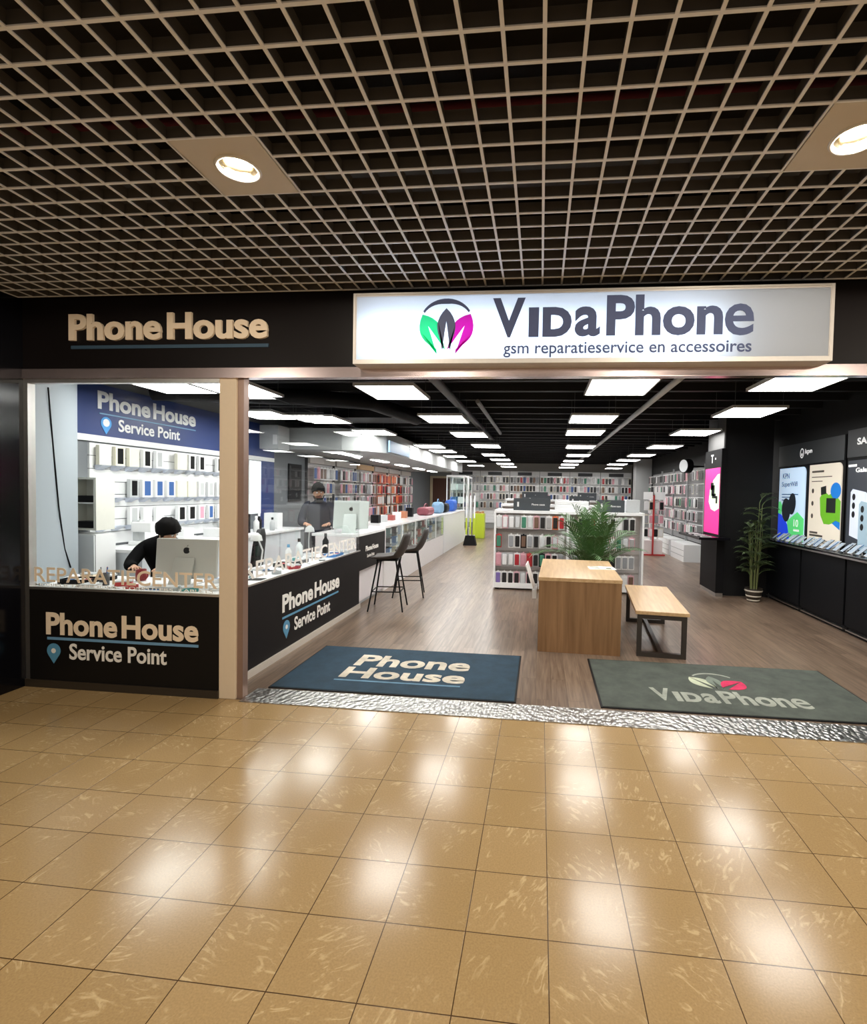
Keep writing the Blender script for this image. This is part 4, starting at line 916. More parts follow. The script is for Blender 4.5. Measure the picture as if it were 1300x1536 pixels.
# bar stools
def stool(loc, rz, label):
    r = root('bar_stool', label, 'stool', loc, rz, 'bar stools at the service counter')
    # bucket seat: sits facing -x, back on +x
    vs = []; nu, nv = 11, 9
    for i in range(nu):
        t_ = i/(nu-1)
        if t_ < .55: a = t_/.55; cx, cz = -.21+a*.36, .70-.015*math.sin(a*PI)+.0*a; hw = .20+.02*a; curl = .02+.05*a
        else: a = (t_-.55)/.45; cx, cz = .15+.10*math.sin(a*PI/2)+.03*a, .70+.34*a**1.25; hw = .22-.045*a**3; curl = .07*(1-a*.3)
        for k in range(nv):
            u_ = (k-(nv-1)/2)/((nv-1)/2); q = abs(u_)**2.5
            if t_ < .55: vs.append((cx, u_*hw, cz+curl*q))
            else: vs.append((cx-curl*q*1.2, u_*hw, cz+curl*.5*q*(1-a)))
    n = len(vs); fs = []
    for i in range(nu-1):
        for k in range(nv-1): q = i*nv+k; fs.append((q, q+nv, q+nv+1, q+1))
    b = MB(); b.add(vs, fs, 0, True); s = b.build('seat', M((0.035, 0.028, 0.024), 0.55), r)
    so = s.modifiers.new('t', 'SOLIDIFY'); so.thickness = .035; so.offset = 0
    sb = s.modifiers.new('d', 'SUBSURF'); sb.levels = 1; sb.render_levels = 1
    F = {}
    for sx in (-1, 1):
        for sy in (-1, 1):
            top = Vector((sx*.12, sy*.12, .68)); bot = Vector((sx*.23, sy*.22, 0.0)); F[sx, sy] = (top, bot)
            MB().tube([top, bot], [.012, .010], 8).build('leg', BLACK, r)
    def at(sx, sy, z): t0, b0 = F[sx, sy]; return t0+(b0-t0)*((.68-z)/.68)
    b = MB(); seq = [(-1, -1), (1, -1), (1, 1), (-1, 1), (-1, -1)]
    for q in range(4): b.cyl(at(*seq[q], .26), at(*seq[q+1], .26), .008, n=8)
    b.build('footrest', BLACK, r)
    b = MB(); b.box(-.14, .14, -.13, .13, .665, .68); b.build('seat_plate', BLACK, r)
    return r
s1 = stool((-2.03, 3.10, 0), 0.12, 'dark bucket-seat bar stool nearest the entrance, at the counter')
dup(s1, (-1.98, 4.0, 0), 0.2, 'dark bucket-seat bar stool behind the nearer one, by the showcase', 'bar stools at the service counter')

# ------------------------------------------------------------------ mats
o3 = (-1.14, 0.80, 0.0)
r = root('door_mat', 'dark blue entrance mat with cream shop lettering', 'mat', o3)
MB(o3).box(-2.14, -0.15, 0.25, 1.36, 0.0, 0.008).build('rubber_edge', BLACKM, r)
MB(o3).box(-2.125, -0.165, 0.265, 1.345, 0.004, 0.011).build('carpet', carpet_mat((0.018, 0.046, 0.075)), r)
CREAMP = carpet_mat((0.60, 0.54, 0.44))
b = MB(o3); b.text('Phone', (-1.66, 0.835, 0.011), X, Y, 1.06, 0.30, 0.0015, 0.03); b.text('House', (-1.68, 0.54, 0.0112), X, Y, 1.08, 0.255, 0.0015, 0.03); b.build('lettering', CREAMP, r)
MB(o3).box(-1.69, -0.62, 0.47, 0.495, 0.011, 0.0125).build('underline', carpet_mat((0.13, 0.25, 0.36)), r)
o3 = (1.55, 0.82, 0.0)
r = root('door_mat', 'grey-green entrance mat with leaf logo and pale lettering', 'mat', o3)
MB(o3).box(0.49, 2.60, 0.265, 1.385, 0.0, 0.008).build('rubber_edge', BLACKM, r)
MB(o3).box(0.505, 2.585, 0.28, 1.37, 0.004, 0.011).build('carpet', carpet_mat((0.075, 0.088, 0.075)), r)
b = MB(o3); vida(b, (0.93, 0.46, 0.011), X, Y, 1.19/1.67, 0.26/0.265, 0.0015); b.build('lettering', carpet_mat((0.34, 0.36, 0.31)), r)
b = MB(o3); leaf(b, (1.34, 1.02), (1.50, 0.755), 0.17, None, None, O=(0, 0, .011), R=X, U=Y, d=.0015, vein_cut=False); b.build('pale_leaf', carpet_mat((0.48, 0.52, 0.38)), r)
b = MB(o3); leaf(b, (1.52, 1.06), (1.53, 0.76), 0.12, None, None, O=(0, 0, .011), R=X, U=Y, d=.002); b.build('grey_leaf', carpet_mat((0.20, 0.24, 0.20)), r)
b = MB(o3); leaf(b, (1.76, 0.96), (1.55, 0.765), 0.20, None, None, O=(0, 0, .011), R=X, U=Y, d=.0025, vein_cut=False); b.build('red_leaf', carpet_mat((0.62, 0.03, 0.11)), r)
a1 = [(1.54+.19*math.cos(math.radians(a)), .98+.16*math.sin(math.radians(a))) for a in range(150, 29, -10)]; a2 = [(1.54+.18*math.cos(math.radians(a)), .97+.145*math.sin(math.radians(a))) for a in range(30, 151, 10)]
MB(o3).prism((a1+a2)[::-1], (0, 0, .011), X, Y, .0015).build('arc', carpet_mat((0.34, 0.36, 0.31)), r)

# ------------------------------------------------------------------ table, bench
r = root('sales_table', 'oak block table with wooden sides near the entrance mats', 'table', (0.44, 2.27, 0), -0.035)
MB().box(-.415, .415, -.73, .73, .725, .76, bev=.002).build('tabletop', OAKTOP, r)
b = MB().box(-.41, .41, -.725, -.695, 0, .725); b.build('front_panel', OAKSIDE_SHADED, r)
MB().box(-.41, .41, .695, .725, 0, .725).build('rear_panel', OAKSIDE_SHADED, r)
for s_ in (-1, 1): MB().box(min(s_*.41, s_*.38), max(s_*.41, s_*.38), -.695, .695, 0, .725).build('side_panel', OAKSIDE_SHADED, r)
r = root('bench', 'low oak bench with dark metal frame beside the oak table', 'bench', (1.29, 2.27, 0), -0.09)
MB().box(-.255, .255, -.74, .74, .425, .46, bev=.003).build('seat', OAKTOP, r)
FRM = M((0.035, 0.028, 0.024), .45)
for sy in (-1, 1):
    b = MB(); y0 = sy*.70
    b.box(-.235, -.19, y0-.022, y0+.022, 0, .38).box(.19, .235, y0-.022, y0+.022, 0, .38).box(-.19, .19, y0-.022, y0+.022, 0.0, .045).box(-.235, .235, y0-.022, y0+.022, .38, .425)
    b.build('end_frame', FRM, r)
MB().box(-.022, .022, -.68, .68, .0, .045).build('stretcher', FRM, r)
# papers on the table
r = root('booklet', 'open white booklet lying on the oak table', 'booklet', (0.72, 2.33, 0.76), 0.05)
b = MB(); b.add([(-.15, -.11, .001), (0, -.11, .008), (0, .11, .008), (-.15, .11, .001), (.15, -.11, .001), (.15, .11, .001), (-.15, -.11, 0), (.15, -.11, 0), (.15, .11, 0), (-.15, .11, 0)],
              [(0, 1, 2, 3), (1, 4, 5, 2), (6, 9, 8, 7), (0, 6, 7, 4, 1), (3, 2, 5, 8, 9), (0, 3, 9, 6), (4, 7, 8, 5)]); b.build('pages', M((0.85, 0.85, 0.82), .5), r)
b = MB()
for k in range(6): b.box(-.13, -.03, -.09+k*.03, -.082+k*.03, .0066, .0072)
b.box(.04, .10, -.08, -.01, .0068, .0074); b.build('print', M((0.10, 0.14, 0.06), .5), r)
# leaflet holder beside the table
r = root('leaflet_holder', 'white leaflet holder with two leaflets at the left side of the oak table', 'leaflet holder', (-0.01, 2.36, 0.42), -0.035)
MB().box(-.05, .0, -.24, .16, 0, .10).build('pocket', WHITE, r)
for k in range(2):
    T = Matrix.Translation((-.02, -.14+k*.19, .03)) @ Matrix.Rotation(-0.30, 4, 'Y')
    MB().box(-.006, .006, -.08, .08, 0, .36, T=T).build('leaflet', M((0.88, 0.88, 0.88), .3), r)

# ------------------------------------------------------------------ plants
def frond(mb, base, az, L, rise, droop, nleaf, lw, ll, rdm, mi=0, stem_mi=1):
    base = Vector(base); h = Vector((math.cos(az), math.sin(az), 0)); side = Vector((-h.y, h.x, 0)); pts = []
    for i in range(nleaf+4):
        t_ = i/(nleaf+3); pts.append(base + h*(L*(t_**1.3)*math.cos(rise)) + Z*(L*math.sin(rise)*t_ - droop*L*t_**2.4))
    mb.tube(pts, [0.007*(1-.8*i/(len(pts)-1)) for i in range(len(pts))], 5, stem_mi)
    for i in range(3, len(pts)-1):
        t_ = i/(len(pts)-1); d = (pts[i+1]-pts[i]).normalized(); l_ = ll*(0.55+0.9*math.sin(PI*min(1, t_*.92)))*rdm.uniform(.85, 1.1)
        up_ = side.cross(d); up_ = up_ if up_.z > 0 else -up_
        for s_ in (-1, 1):
            q = (d*.75 + side*s_*.62 + up_*.22 + Vector((0, 0, -.12))).normalized(); tip = pts[i]+q*l_+Z*(-.18*l_); midp = pts[i]+q*l_*.5+Z*.012
            wv = q.cross(up_).normalized()*lw; p0 = pts[i]
            mb.add([p0-wv*.3, p0+wv*.3, midp+wv, midp-wv, tip], [(0, 1, 2, 3), (3, 2, 4)], mi, True)
LEAF = M((0.055, 0.13, 0.035), .45, noise=.5, nscale=6); LEAF2 = M((0.05, 0.075, 0.028), .5, noise=.5, nscale=6); STEMM = M((0.10, .16, .05), .5)
rp = random.Random(5); o3 = (0.78, 3.86, 0)
r = root('potted_palm', 'bushy green palm plant behind the oak table', 'plant', o3)
MB(o3).lathe(o3, [(0, 0), (.15, 0), (.19, .30), (.20, .34), (.18, .34), (.17, .28), (0, .28)], 24).build('pot', M((0.05, .05, .05), .4), r)
MB(o3).lathe((o3[0], o3[1], .285), [(.17, 0), (.1, .012), (0, .016)], 16).build('soil', M((0.03, .02, .012), .9), r)
b = MB(o3)
for k in range(26):
    az = k*2.399+rp.uniform(-.2, .2); ring = k/26
    frond(b, (o3[0]+.04*math.cos(az), o3[1]+.04*math.sin(az), .29), az, rp.uniform(1.15, 1.48)*(1.05-.12*ring), math.radians(85-35*ring), .18+.28*ring, 18, .012, .22, rp)
b.build('foliage', [LEAF, STEMM], r)
o3 = (3.32, 4.62, 0)
r = root('potted_bamboo_palm', 'slim green plant in a striped pot in front of the black pillar', 'plant', o3)
MB(o3).lathe(o3, [(0, 0), (.085, 0), (.115, .12), (.125, .20), (.13, .205), (.11, .205), (.10, .17), (0, .17)], 24).build('pot', M((0.035, .028, .022), .35), r)
for z, rr in ((.012, .0885), (.075, .104), (.155, .122)): MB(o3).lathe((o3[0], o3[1], z), [(rr, 0), (rr+.004, .003), (rr+.008, .022), (rr+.004, .025)], 24).build('pot_stripe', M((0.55, .50, .42), .4), r)
MB(o3).lathe((o3[0], o3[1], .172), [(.10, 0), (0, .012)], 16).build('soil', M((0.03, .02, .012), .9), r)
bs = MB(o3); bl = MB(o3)
for k in range(7):
    az = k*2*PI/7; top = Vector((o3[0]+.10*math.cos(az), o3[1]+.10*math.sin(az)*.6, rp.uniform(1.0, 1.55))); bot = Vector((o3[0]+.04*math.cos(az), o3[1]+.04*math.sin(az), .17))
    bs.tube([bot, bot*.5+top*.5, top], [.011, .009, .005], 7)
    nb = int((top.z-.35)/.11)
    for j in range(nb):
        t_ = .25+.75*j/max(1, nb-1); p = bot+(top-bot)*t_; a2_ = az+j*2.1+rp.uniform(-.3, .3)
        a2_ = math.atan2(math.sin(a2_)*.35, math.cos(a2_)); frond(bl, p, a2_, rp.uniform(.20, .32), math.radians(rp.uniform(25, 60)), .35, 6, .010, .12, rp)
bs.build('stems', M((0.13, .15, .05), .5), r); bl.build('foliage', [LEAF2, STEMM], r)

# ------------------------------------------------------------------ gondolas
CASE = {'black': M((0.012, .012, .014), .35), 'white': M((0.75, .75, .76), .35), 'pink': M((.62, .30, .36), .4), 'red': M((.40, .02, .03), .4), 'grey': M((.30, .31, .33), .4), 'purple': M((.20, .14, .42), .4), 'green': M((.05, .22, .14), .4), 'blue': M((.04, .09, .28), .4), 'brown': M((.16, .09, .06), .5), 'clear': M((.62, .64, .66), .2), 'orange': M((.75, .20, .08), .4), 'silver': M((.5, .5, .52), .3, .6)}
CARD = {'white': M((0.80, .80, .80), .4, noise=.02), 'black': BLACKM, 'pink': M((.72, .42, .48), .4), 'cream': M((.72, .68, .58), .4), 'orange': M((.70, .17, .07), .4), 'grey': M((.42, .43, .44), .4), 'red': M((.45, .05, .05), .4)}
pk = {}
def hang_pack(name, card, case, w, h, loc, rz, label, cat, group, parts=True):
    """hanging retail pack; local front is -y, origin at the bottom middle of its back"""
    key = (name, card, case, w, h)
    if key in pk: return dup(pk[key], loc, rz, label, group)
    b = MB(); b.box(-w/2, w/2, -.004, 0, 0, h*.93); b.box(-w*.14, w*.14, -.004, 0, h*.93, h)
    cs = MB() if parts else b; mi = 0 if parts else 1
    cs.box(-w*.37, w*.37, -.018, -.004, h*.08, h*.84, mi, bev=min(.012, w*.1))
    cs.box(-w*.28, -w*.02, -.021, -.018, h*.62, h*.78, mi); 
    o = b.build(name, [CARD[card]] if parts else [CARD[card], CASE[case]])
    if parts: cs.build('phone_case', CASE[case], o)
    o.location = loc; o.rotation_euler = (0, 0, rz); tag(o, label, cat, group); pk[key] = o
    return o
def gondola(x0, x1, y0, y1, ztop, label, sign, signx, detail=True, title=''):
    o3 = ((x0+x1)/2, (y0+y1)/2, 0); r = root('gondola_shelf', label, 'display shelf', o3)
    MB(o3).box(x0, x1, y0, y1, 0.03, 0.12, bev=.004).build('base', WHITE, r)
    for sx in (x0+.06, x1-.06): MB(o3).box(sx-.03, sx+.03, y0+.05, y1-.05, 0, .03).build('foot', BLACK, r)
    MB(o3).box(x0, x0+.03, y0, y1, .12, ztop-.05).build('side_panel', WHITE, r); MB(o3).box(x1-.03, x1, y0, y1, .12, ztop-.05).build('side_panel', WHITE, r)
    xm = (x0+x1)/2; MB(o3).box(xm-.02, xm+.02, y0, y0+.05, .12, ztop-.05).build('divider_post', WHITE, r)
    MB(o3).box(x0, x1, y0, y1, ztop-.05, ztop, bev=.004).build('top_board', WHITE, r)
    MB(o3).box(x0+.03, x1-.03, y0+.20, y0+.23, .12, ztop-.05).build('back_board', M((0.50, .47, .46), .5), r)
    if detail:
        for k, z in enumerate((1.245, .93, .625, .315)):
            b = MB(o3); b.box(x0+.03, x1-.03, y0+.19, y0+.20, z-.01, z+.01)
            for q in range(int((x1-x0-.1)/.1025)): b.cyl((x0+.08+q*.1025, y0+.19, z), (x0+.08+q*.1025, y0+.015, z+.004), .003, n=5)
            b.build('hook_rail', STEEL, r)
    for (sx0, sx1) in signx:
        b = MB(o3); b.box(sx0, sx1, y0+.06, y0+.09, ztop, ztop+.20); b.build('header_sign', M((0.045, .055, .065), .45), r)
        b = MB(o3); b.text(title, (sx0+(sx1-sx0)*.50, y0+.06, ztop+.085), X, Z, (sx1-sx0)*.36, .032, .001, .01); b.box(sx0+.06, sx0+.09, y0+.058, y0+.06, ztop+.06, ztop+.14); b.build('header_lettering', WHITE, r)
    return r
GY = 4.75
gondola(-0.75, 1.67, GY, GY+.75, 1.32, 'white shelf unit hung with phone cases, nearest behind the oak table', None, [(-.44, .16), (.92, 1.36)], True, 'Phone cases')
gondola(-0.85, 1.95, 7.4, 8.1, 1.36, 'second white shelf unit, behind the one with phone cases', None, [(-.30, .22), (.62, 1.05)], False, 'Phone cases')
gondola(-0.95, 2.0, 10.2, 10.9, 1.44, 'rearmost white shelf unit, in front of the far wall', None, [(-.50, .20), (1.0, 1.5)], False, 'Phone cases')
rg = random.Random(11); pal = ['black', 'white', 'black', 'clear', 'grey', 'brown', 'white', 'silver', 'black', 'clear', 'brown', 'pink', 'clear', 'black', 'grey', 'white', 'red', 'green']
cardp = ['white', 'white', 'grey', 'white', 'cream', 'white', 'grey', 'black', 'grey', 'pink']
first = {(0, 0): ('white', 'clear'), (3, 0): ('white', 'purple'), (3, 1): ('white', 'black'), (3, 2): ('white', 'black'), (2, 5): ('red', 'red'), (0, 9): ('orange', 'black'), (1, 0): ('red', 'green'), (2, 0): ('pink', 'pink'), (0, 4): ('white', 'green'), (1, 19): ('white', 'green'), (2, 4): ('pink', 'pink')}
for row, zt in enumerate((1.25, .935, .63, .32)):
    for k in range(22):
        if rg.random() < .04: continue
        x = -.67+k*.1025; ca, cs = first.get((row, k), (rg.choice(cardp), rg.choice(pal)))
        if abs(x-.46) < .045: continue
        h = .235 if row < 3 else .225
        hang_pack('phone_case_pack', ca, cs, .096, h, (x, GY+.018+.006*(k % 2), zt-h), 0, f'{cs} phone case on {ca} card, {ORD[k] if k < 16 else ["sixth last", "fifth last", "fourth last", "third last", "second last", "last"][k-16]} along {ORD[row]} row of nearest shelf unit', 'phone case', 'phone cases on the nearest shelf unit')
# boxes on top of gondolas
solo('white_device', MB().box(1.40, 1.62, 4.9, 5.15, 1.32, 1.53, bev=.01), LGREY, 'grey device standing on the right end of the nearest shelf unit', 'device')
for k in range(6):
    solo('flat_box', MB().box(.25, .80, 4.95, 5.25, 1.32+k*.028, 1.346+k*.028, bev=.002), WHITE, f'flat white box, {ORD[k]} from the bottom of the stack on the nearest shelf unit', 'box', 'flat white boxes on the nearest shelf unit')

# ------------------------------------------------------------------ far wall of packs
BY = 18.98
bx = [-3.36, -2.04, -.71, .61, 1.93, 3.26]
rb = random.Random(21)
for i, xc in enumerate(bx):
    o3 = (xc, BY, 0); r = root('wall_bay', f'white slatted wall bay with grey header, {ORD[i]} from the left on the far wall', 'wall bay', o3, 0, 'slatted bays on the far wall')
    b = MB(o3)
    for k in range(16): b.box(xc-.65, xc+.65, BY-.02, BY, .25+k*.145, .25+k*.145+.14)
    b.build('slat_panel', WHITE, r)
    MB(o3).box(xc-.31, xc+.31, BY-.05, BY-.02, 2.38, 2.52).build('header_sign', M((0.045, .05, .055), .5), r)
    for row, zt in enumerate((2.34, 1.97, 1.60, 1.22)):
        b = MB(o3); b.box(xc-.6, xc+.6, BY-.03, BY-.02, zt-.015, zt+.005)
        for q in range(9): b.cyl((xc-.56+q*.14, BY-.03, zt-.01), (xc-.56+q*.14, BY-.20, zt-.005), .004, n=4)
        b.build('hook_rail', STEEL, r)
        for q in range(9):
            if rb.random() < .05: continue
            cs = rb.choice(['black', 'black', 'black', 'grey', 'red', 'brown', 'silver', 'white', 'black', 'pink', 'green', 'grey', 'blue'])
            if row >= 2 and 0 < i < 5 and False: continue
            hang_pack('hanging_case', rb.choice(['white', 'white', 'white', 'cream', 'grey']), cs, .125, .31, (xc-.56+q*.14, BY-.17, zt-.31), 0, f'{cs} case pack, {ORD[q]} along {ORD[row]} row of {ORD[i]} bay on the far wall', 'phone case', 'packs on the far wall', False)

# ------------------------------------------------------------------ left wall behind counter
rl = random.Random(33)
for i in range(6):
    yc = 7.45+i*1.42; o3 = (-4.99, yc, 0)
    oc = i in (3, 4); r = root('wall_bay', f'slatted wall bay of packs behind the counter, {ORD[i]} from the front on the left wall', 'wall bay', o3, 0, 'slatted bays on the left wall')
    b = MB(o3)
    for k in range(14): b.box(-5.0, -4.98, yc-.69, yc+.69, .3+k*.145, .3+k*.145+.14)
    b.build('slat_panel', [M((.62, .60, .60), .5)] if not oc else [M((.70, .45, .36), .5)], r)
    MB(o3).box(-5.0, -4.94, yc-.70, yc-.68, .25, 2.33).build('upright', DGREY, r)
    MB(o3).box(-4.98, -4.90, yc-.66, yc+.66, 2.16, 2.30).build('header_sign', [M((.55, .50, .46), .5), M((.55, .33, .15), .5)][1 if i == 2 else 0], r)
    for row, zt in enumerate((2.10, 1.78, 1.46, 1.14)):
        b = MB(o3); b.box(-4.98, -4.97, yc-.62, yc+.62, zt-.015, zt+.005)
        for q in range(8): b.cyl((-4.97, yc-.56+q*.16, zt-.01), (-4.80, yc-.56+q*.16, zt-.005), .004, n=4)
        b.build('hook_rail', STEEL, r)
        for q in range(8):
            if rl.random() < .10: continue
            if oc: ca = rl.choice(['orange', 'orange', 'white', 'red', 'cream']); cs = rl.choice(['orange', 'black', 'white', 'red'])
            else: ca = rl.choice(['white', 'grey', 'cream', 'pink', 'white']); cs = rl.choice(['black', 'grey', 'silver', 'white', 'brown', 'pink', 'blue'])
            hang_pack('accessory_pack', ca, cs, .145, .29, (-4.83, yc-.56+q*.16, zt-.29), PI/2, f'{cs} accessory on {ca} card, {ORD[q]} along {ORD[row]} row of {ORD[i]} left wall bay', 'accessory pack', 'packs on the left wall', False)
# door at the far left
dr = MB().box(-4.98, -4.86, 18.93, 19.0, 0, 2.2).box(-4.08, -3.98, 18.93, 19.0, 0, 2.2).box(-4.98, -3.98, 18.93, 19.0, 2.2, 2.3)
df = struct('door_1', dr, M((.62, .52, .36), .5)); MB().box(-4.86, -4.08, 18.96, 19.0, 0, 2.2).build('door_leaf', M((.10, .04, .025), .4), df); MB().ball((-4.16, 18.94, 1.0), .025).build('door_handle', STEEL, df)
solo('wall_board', MB().box(-4.995, -4.97, 6.02, 6.55, 1.35, 2.1), BLACKM, 'black notice board on the grey wall right of the blue board', 'notice board')
r = root('electrical_box', 'grey box unit high on the wall above the blue board', 'box unit', (-4.82, 5.15, 2.30)); MB((-4.82, 5.15, 2.30)).box(-5.0, -4.62, 4.95, 5.35, 2.30, 2.72, bev=.01).build('casing', LGREY, r); MB((-4.82, 5.15, 2.30)).box(-4.72, -4.64, 4.946, 4.95, 2.38, 2.55).build('sticker', WHITE, r)
r = root('hanging_sign', 'light blue sign board on the grey bulkhead above the counter', 'sign', (-2.96, 6.9, 2.36)); MB((-2.96, 6.9, 2.36)).box(-2.98, -2.95, 6.1, 7.6, 2.36, 2.58).build('board', M((.22, .42, .68), .4), r); MB((-2.96, 6.9, 2.36)).box(-2.985, -2.945, 7.6, 7.64, 2.35, 2.6).build('edge_strip', WHITE, r)
# glass cabinets at the back left
for k in range(2):
    y0 = 13.3+k*1.1; o3 = (-2.85, y0+.4, 0); r = root('display_cabinet', ['tall glass display cabinet with white frame beyond the white counter', 'second tall glass display cabinet, nearer the far wall'][k], 'display cabinet', o3, 0, 'glass cabinets at the far left')
    b = MB(o3)
    for x in (-3.15, -2.57):
        for y in (y0, y0+.78): b.box(x-.015, x+.015, y-.015, y+.015, 0, 2.1)
    b.box(-3.165, -2.555, y0-.015, y0+.795, 2.1, 2.16).box(-3.165, -2.555, y0-.015, y0+.795, 0, .3); b.build('frame', WHITE, r)
    MB(o3).box(-3.15, -2.57, y0-.003, y0+.003, .3, 2.1).build('front_glass', GLASS2, r)
    MB(o3).box(-2.573, -2.567, y0, y0+.78, .3, 2.1).build('side_glass', GLASS2, r)
    for z in (.75, 1.2, 1.65): MB(o3).box(-3.14, -2.58, y0+.01, y0+.77, z, z+.012).build('shelf', GLASS2, r)
    for q, z in enumerate((.30, .762, 1.212, 1.662)):
        for j in range(2): solo('boxed_gadget', MB().box(-3.05+j*.26, -2.88+j*.26, y0+.12, y0+.26, z, z+.22, bev=.004), [cols['grey'], cols['black'], cols['blue'], cols['white']][(q+j) % 4], f'{["grey", "black", "blue", "white"][(q+j) % 4]} gadget box, {["left", "right"][j]} on {ORD[q]} level of {["nearer", "farther"][k]} glass cabinet', 'box', 'boxes in the glass cabinets')
# post stand and lime cube
o3 = (-2.08, 11.5, 0); r = root('post_stand', 'stand of white and lime posts on a dark foot beyond the counter', 'stand', o3)
b = MB(o3); b.prism([(-.20, 0), (.20, 0), (.13, .30), (-.13, .30)], (-2.08, 11.62, 0.0), X, Z, .24); b.build('foot', BLACKM, r)
for k in range(3):
    x = -2.20+k*.12; MB(o3).box(x-.02, x+.02, 11.48, 11.52, .30, 1.5).build('post', WHITE, r)
    MB(o3).box(x-.021, x+.021, 11.478, 11.522, .32, .82).build('lime_sleeve', LIME, r)
solo('lime_bin', MB().box(-2.32, -1.92, 13.8, 14.2, 0, .86, bev=.01), LIME, 'bright lime box-shaped bin standing before the far wall', 'bin')
for k in range(4): solo('wooden_block', MB().box(-2.30+k*.09, -2.22+k*.09, 13.95, 14.05, .86, .92+.02*(k % 2), bev=.004), M((.42, .20, .10), .5), f'brown wooden block on the lime bin, {ORD[k]} from the left', 'block', 'wooden blocks on the lime bin')

# ------------------------------------------------------------------ right side
# right wall bays
rr_ = random.Random(44)
for i in range(4):
    yc = 9.75+i*1.45; o3 = (3.94, yc, 0)
    r = root('wall_bay', f'grey slatted wall bay of packs, {ORD[i]} from the front on the right wall', 'wall bay', o3, 0, 'slatted bays on the right wall')
    b = MB(o3)
    for k in range(13): b.box(3.93, 3.95, yc-.66, yc+.66, .45+k*.145, .45+k*.145+.14)
    b.build('slat_panel', M((.24, .24, .245), .5), r); MB(o3).box(3.90, 3.95, yc-.70, yc-.67, .0, 2.4).build('upright', LGREY, r)
    MB(o3).box(3.50, 3.95, yc-.62, yc+.62, 0, .42).build('drawer_unit', WHITE, r)
    for z in (.135, .275): MB(o3).box(3.495, 3.50, yc-.61, yc+.61, z-.004, z+.004).build('drawer_gap', GREY, r)
    for row, zt in enumerate((2.26, 1.92, 1.58, 1.24, .90)):
        b = MB(o3); b.box(3.92, 3.93, yc-.6, yc+.6, zt-.015, zt+.01)
        for q in range(7): b.cyl((3.92, yc-.54+q*.18, zt-.01), (3.76, yc-.54+q*.18, zt-.005), .004, n=4)
        b.build('hook_rail', WHITE, r)
        for q in range(7):
            if rr_.random() < .12: continue
            ca = rr_.choice(['white', 'grey', 'white', 'pink', 'cream']); cs = rr_.choice(['black', 'grey', 'silver', 'white', 'black', 'pink', 'green'])
            hang_pack('hanging_accessory', ca, cs, .13, .26, (3.79, yc-.54+q*.18, zt-.26), -PI/2, f'{cs} accessory on {ca} card, {ORD[q]} along {ORD[row]} row of {ORD[i]} right wall bay', 'accessory pack', 'packs on the right wall', False)
# spinner rack
o3 = (3.02, 10.6, 0); r = root('spinner_rack', 'white display rack with red frame before the right wall', 'display rack', o3)
MB(o3).box(2.70, 3.34, 10.30, 10.90, 0.0, .035).build('base', RED, r)
MB(o3).box(2.99, 3.03, 10.27, 10.31, .035, 1.62).build('corner_post', RED, r)
MB(o3).box(2.76, 3.28, 10.36, 10.84, .035, .40).build('plinth', M((.72, .66, .66), .4), r)
MB(o3).box(2.98, 3.05, 10.50, 10.70, .40, 1.60).build('core', M((.6, .58, .58), .5), r)
for x0, x1 in ((2.74, 2.98), (3.04, 3.30)): MB(o3).box(x0, x1, 10.30, 10.32, 1.50, 1.70).build('header_card', WHITE, r)
for row in range(3):
    b = MB(o3)
    for q in range(4): b.cyl((2.83+q*.13, 10.48, 1.46-row*.36), (2.83+q*.13, 10.31, 1.46-row*.36), .004, n=4)
    b.box(2.78, 3.27, 10.48, 10.50, 1.45-row*.36, 1.47-row*.36); b.build('hook_rail', STEEL, r)
    for q in range(4): hang_pack('hanging_accessory', ['white', 'cream', 'white', 'pink'][(q+row) % 4], ['white', 'grey', 'black', 'pink'][(q*2+row) % 4], .13, .26, (2.83+q*.13, 10.33, 1.47-row*.36-.26), 0, f'accessory pack, {ORD[q]} along {ORD[row]} row of the red-framed rack', 'accessory pack', 'packs on the red-framed rack', False)
# round projecting sign
o3 = (3.55, 9.0, 2.2); r = root('round_sign', 'round black projecting sign with a pale face on the right wall', 'sign', o3)
ax = Vector((-.92, -.38, 0)); c0 = Vector((3.45, 9.0, 2.33)); MB(o3).cyl(c0-ax*.09, c0+ax*.07, .17, n=28).build('drum', BLACK, r); MB(o3).cyl(c0+ax*.07, c0+ax*.075, .15, n=28).build('face', M((.75, .78, .80), .4, emis=.25), r); MB(o3).cyl((3.53, 9.03, 2.33), (3.95, 9.2, 2.33), .02, n=8).build('bracket', BLACK, r)

# totem on the pillar
o3 = (2.88, 5.25, 0); r = root('display_totem', 'black totem with a bright pink poster on the side of the pillar', 'display totem', o3)
MB(o3).box(2.83, 2.95, 4.86, 5.66, 0.06, .93).build('cabinet', BLACK, r)
MB(o3).box(2.84, 2.95, 4.88, 5.64, 0.0, .06).build('plinth', STEEL, r)
MB(o3).box(2.86, 2.95, 4.86, 5.66, .97, 2.38, bev=.004).build('upper_panel', BLACK, r)
MB(o3).box(2.48, 2.95, 4.62, 5.78, .93, .97, bev=.003).build('shelf', BLACKG, r)
px_ = 2.8595
b = MB(o3); b.box(px_-.004, px_, 4.90, 5.62, 1.0, 2.08); PK = M((0.80, .02, .24), .4, noise=0, emis=.75); 
b.build('poster', PK, r)
blob = [(0.50+.0, .30)] 
poly = [(.72-.005, .98), (.62, .97), (.42, .88), (.26, .72), (.22, .52), (.34, .40), (.52, .37), (.72-.005, .42)]
b = MB(o3); b.prism(poly[::-1] if False else poly, (px_-.0045, 5.62, 1.0), -Y, Z, .001); b.build('poster_bubble', M((.72, .90, .62), .4, noise=0, emis=.6), r)
b = MB(o3)
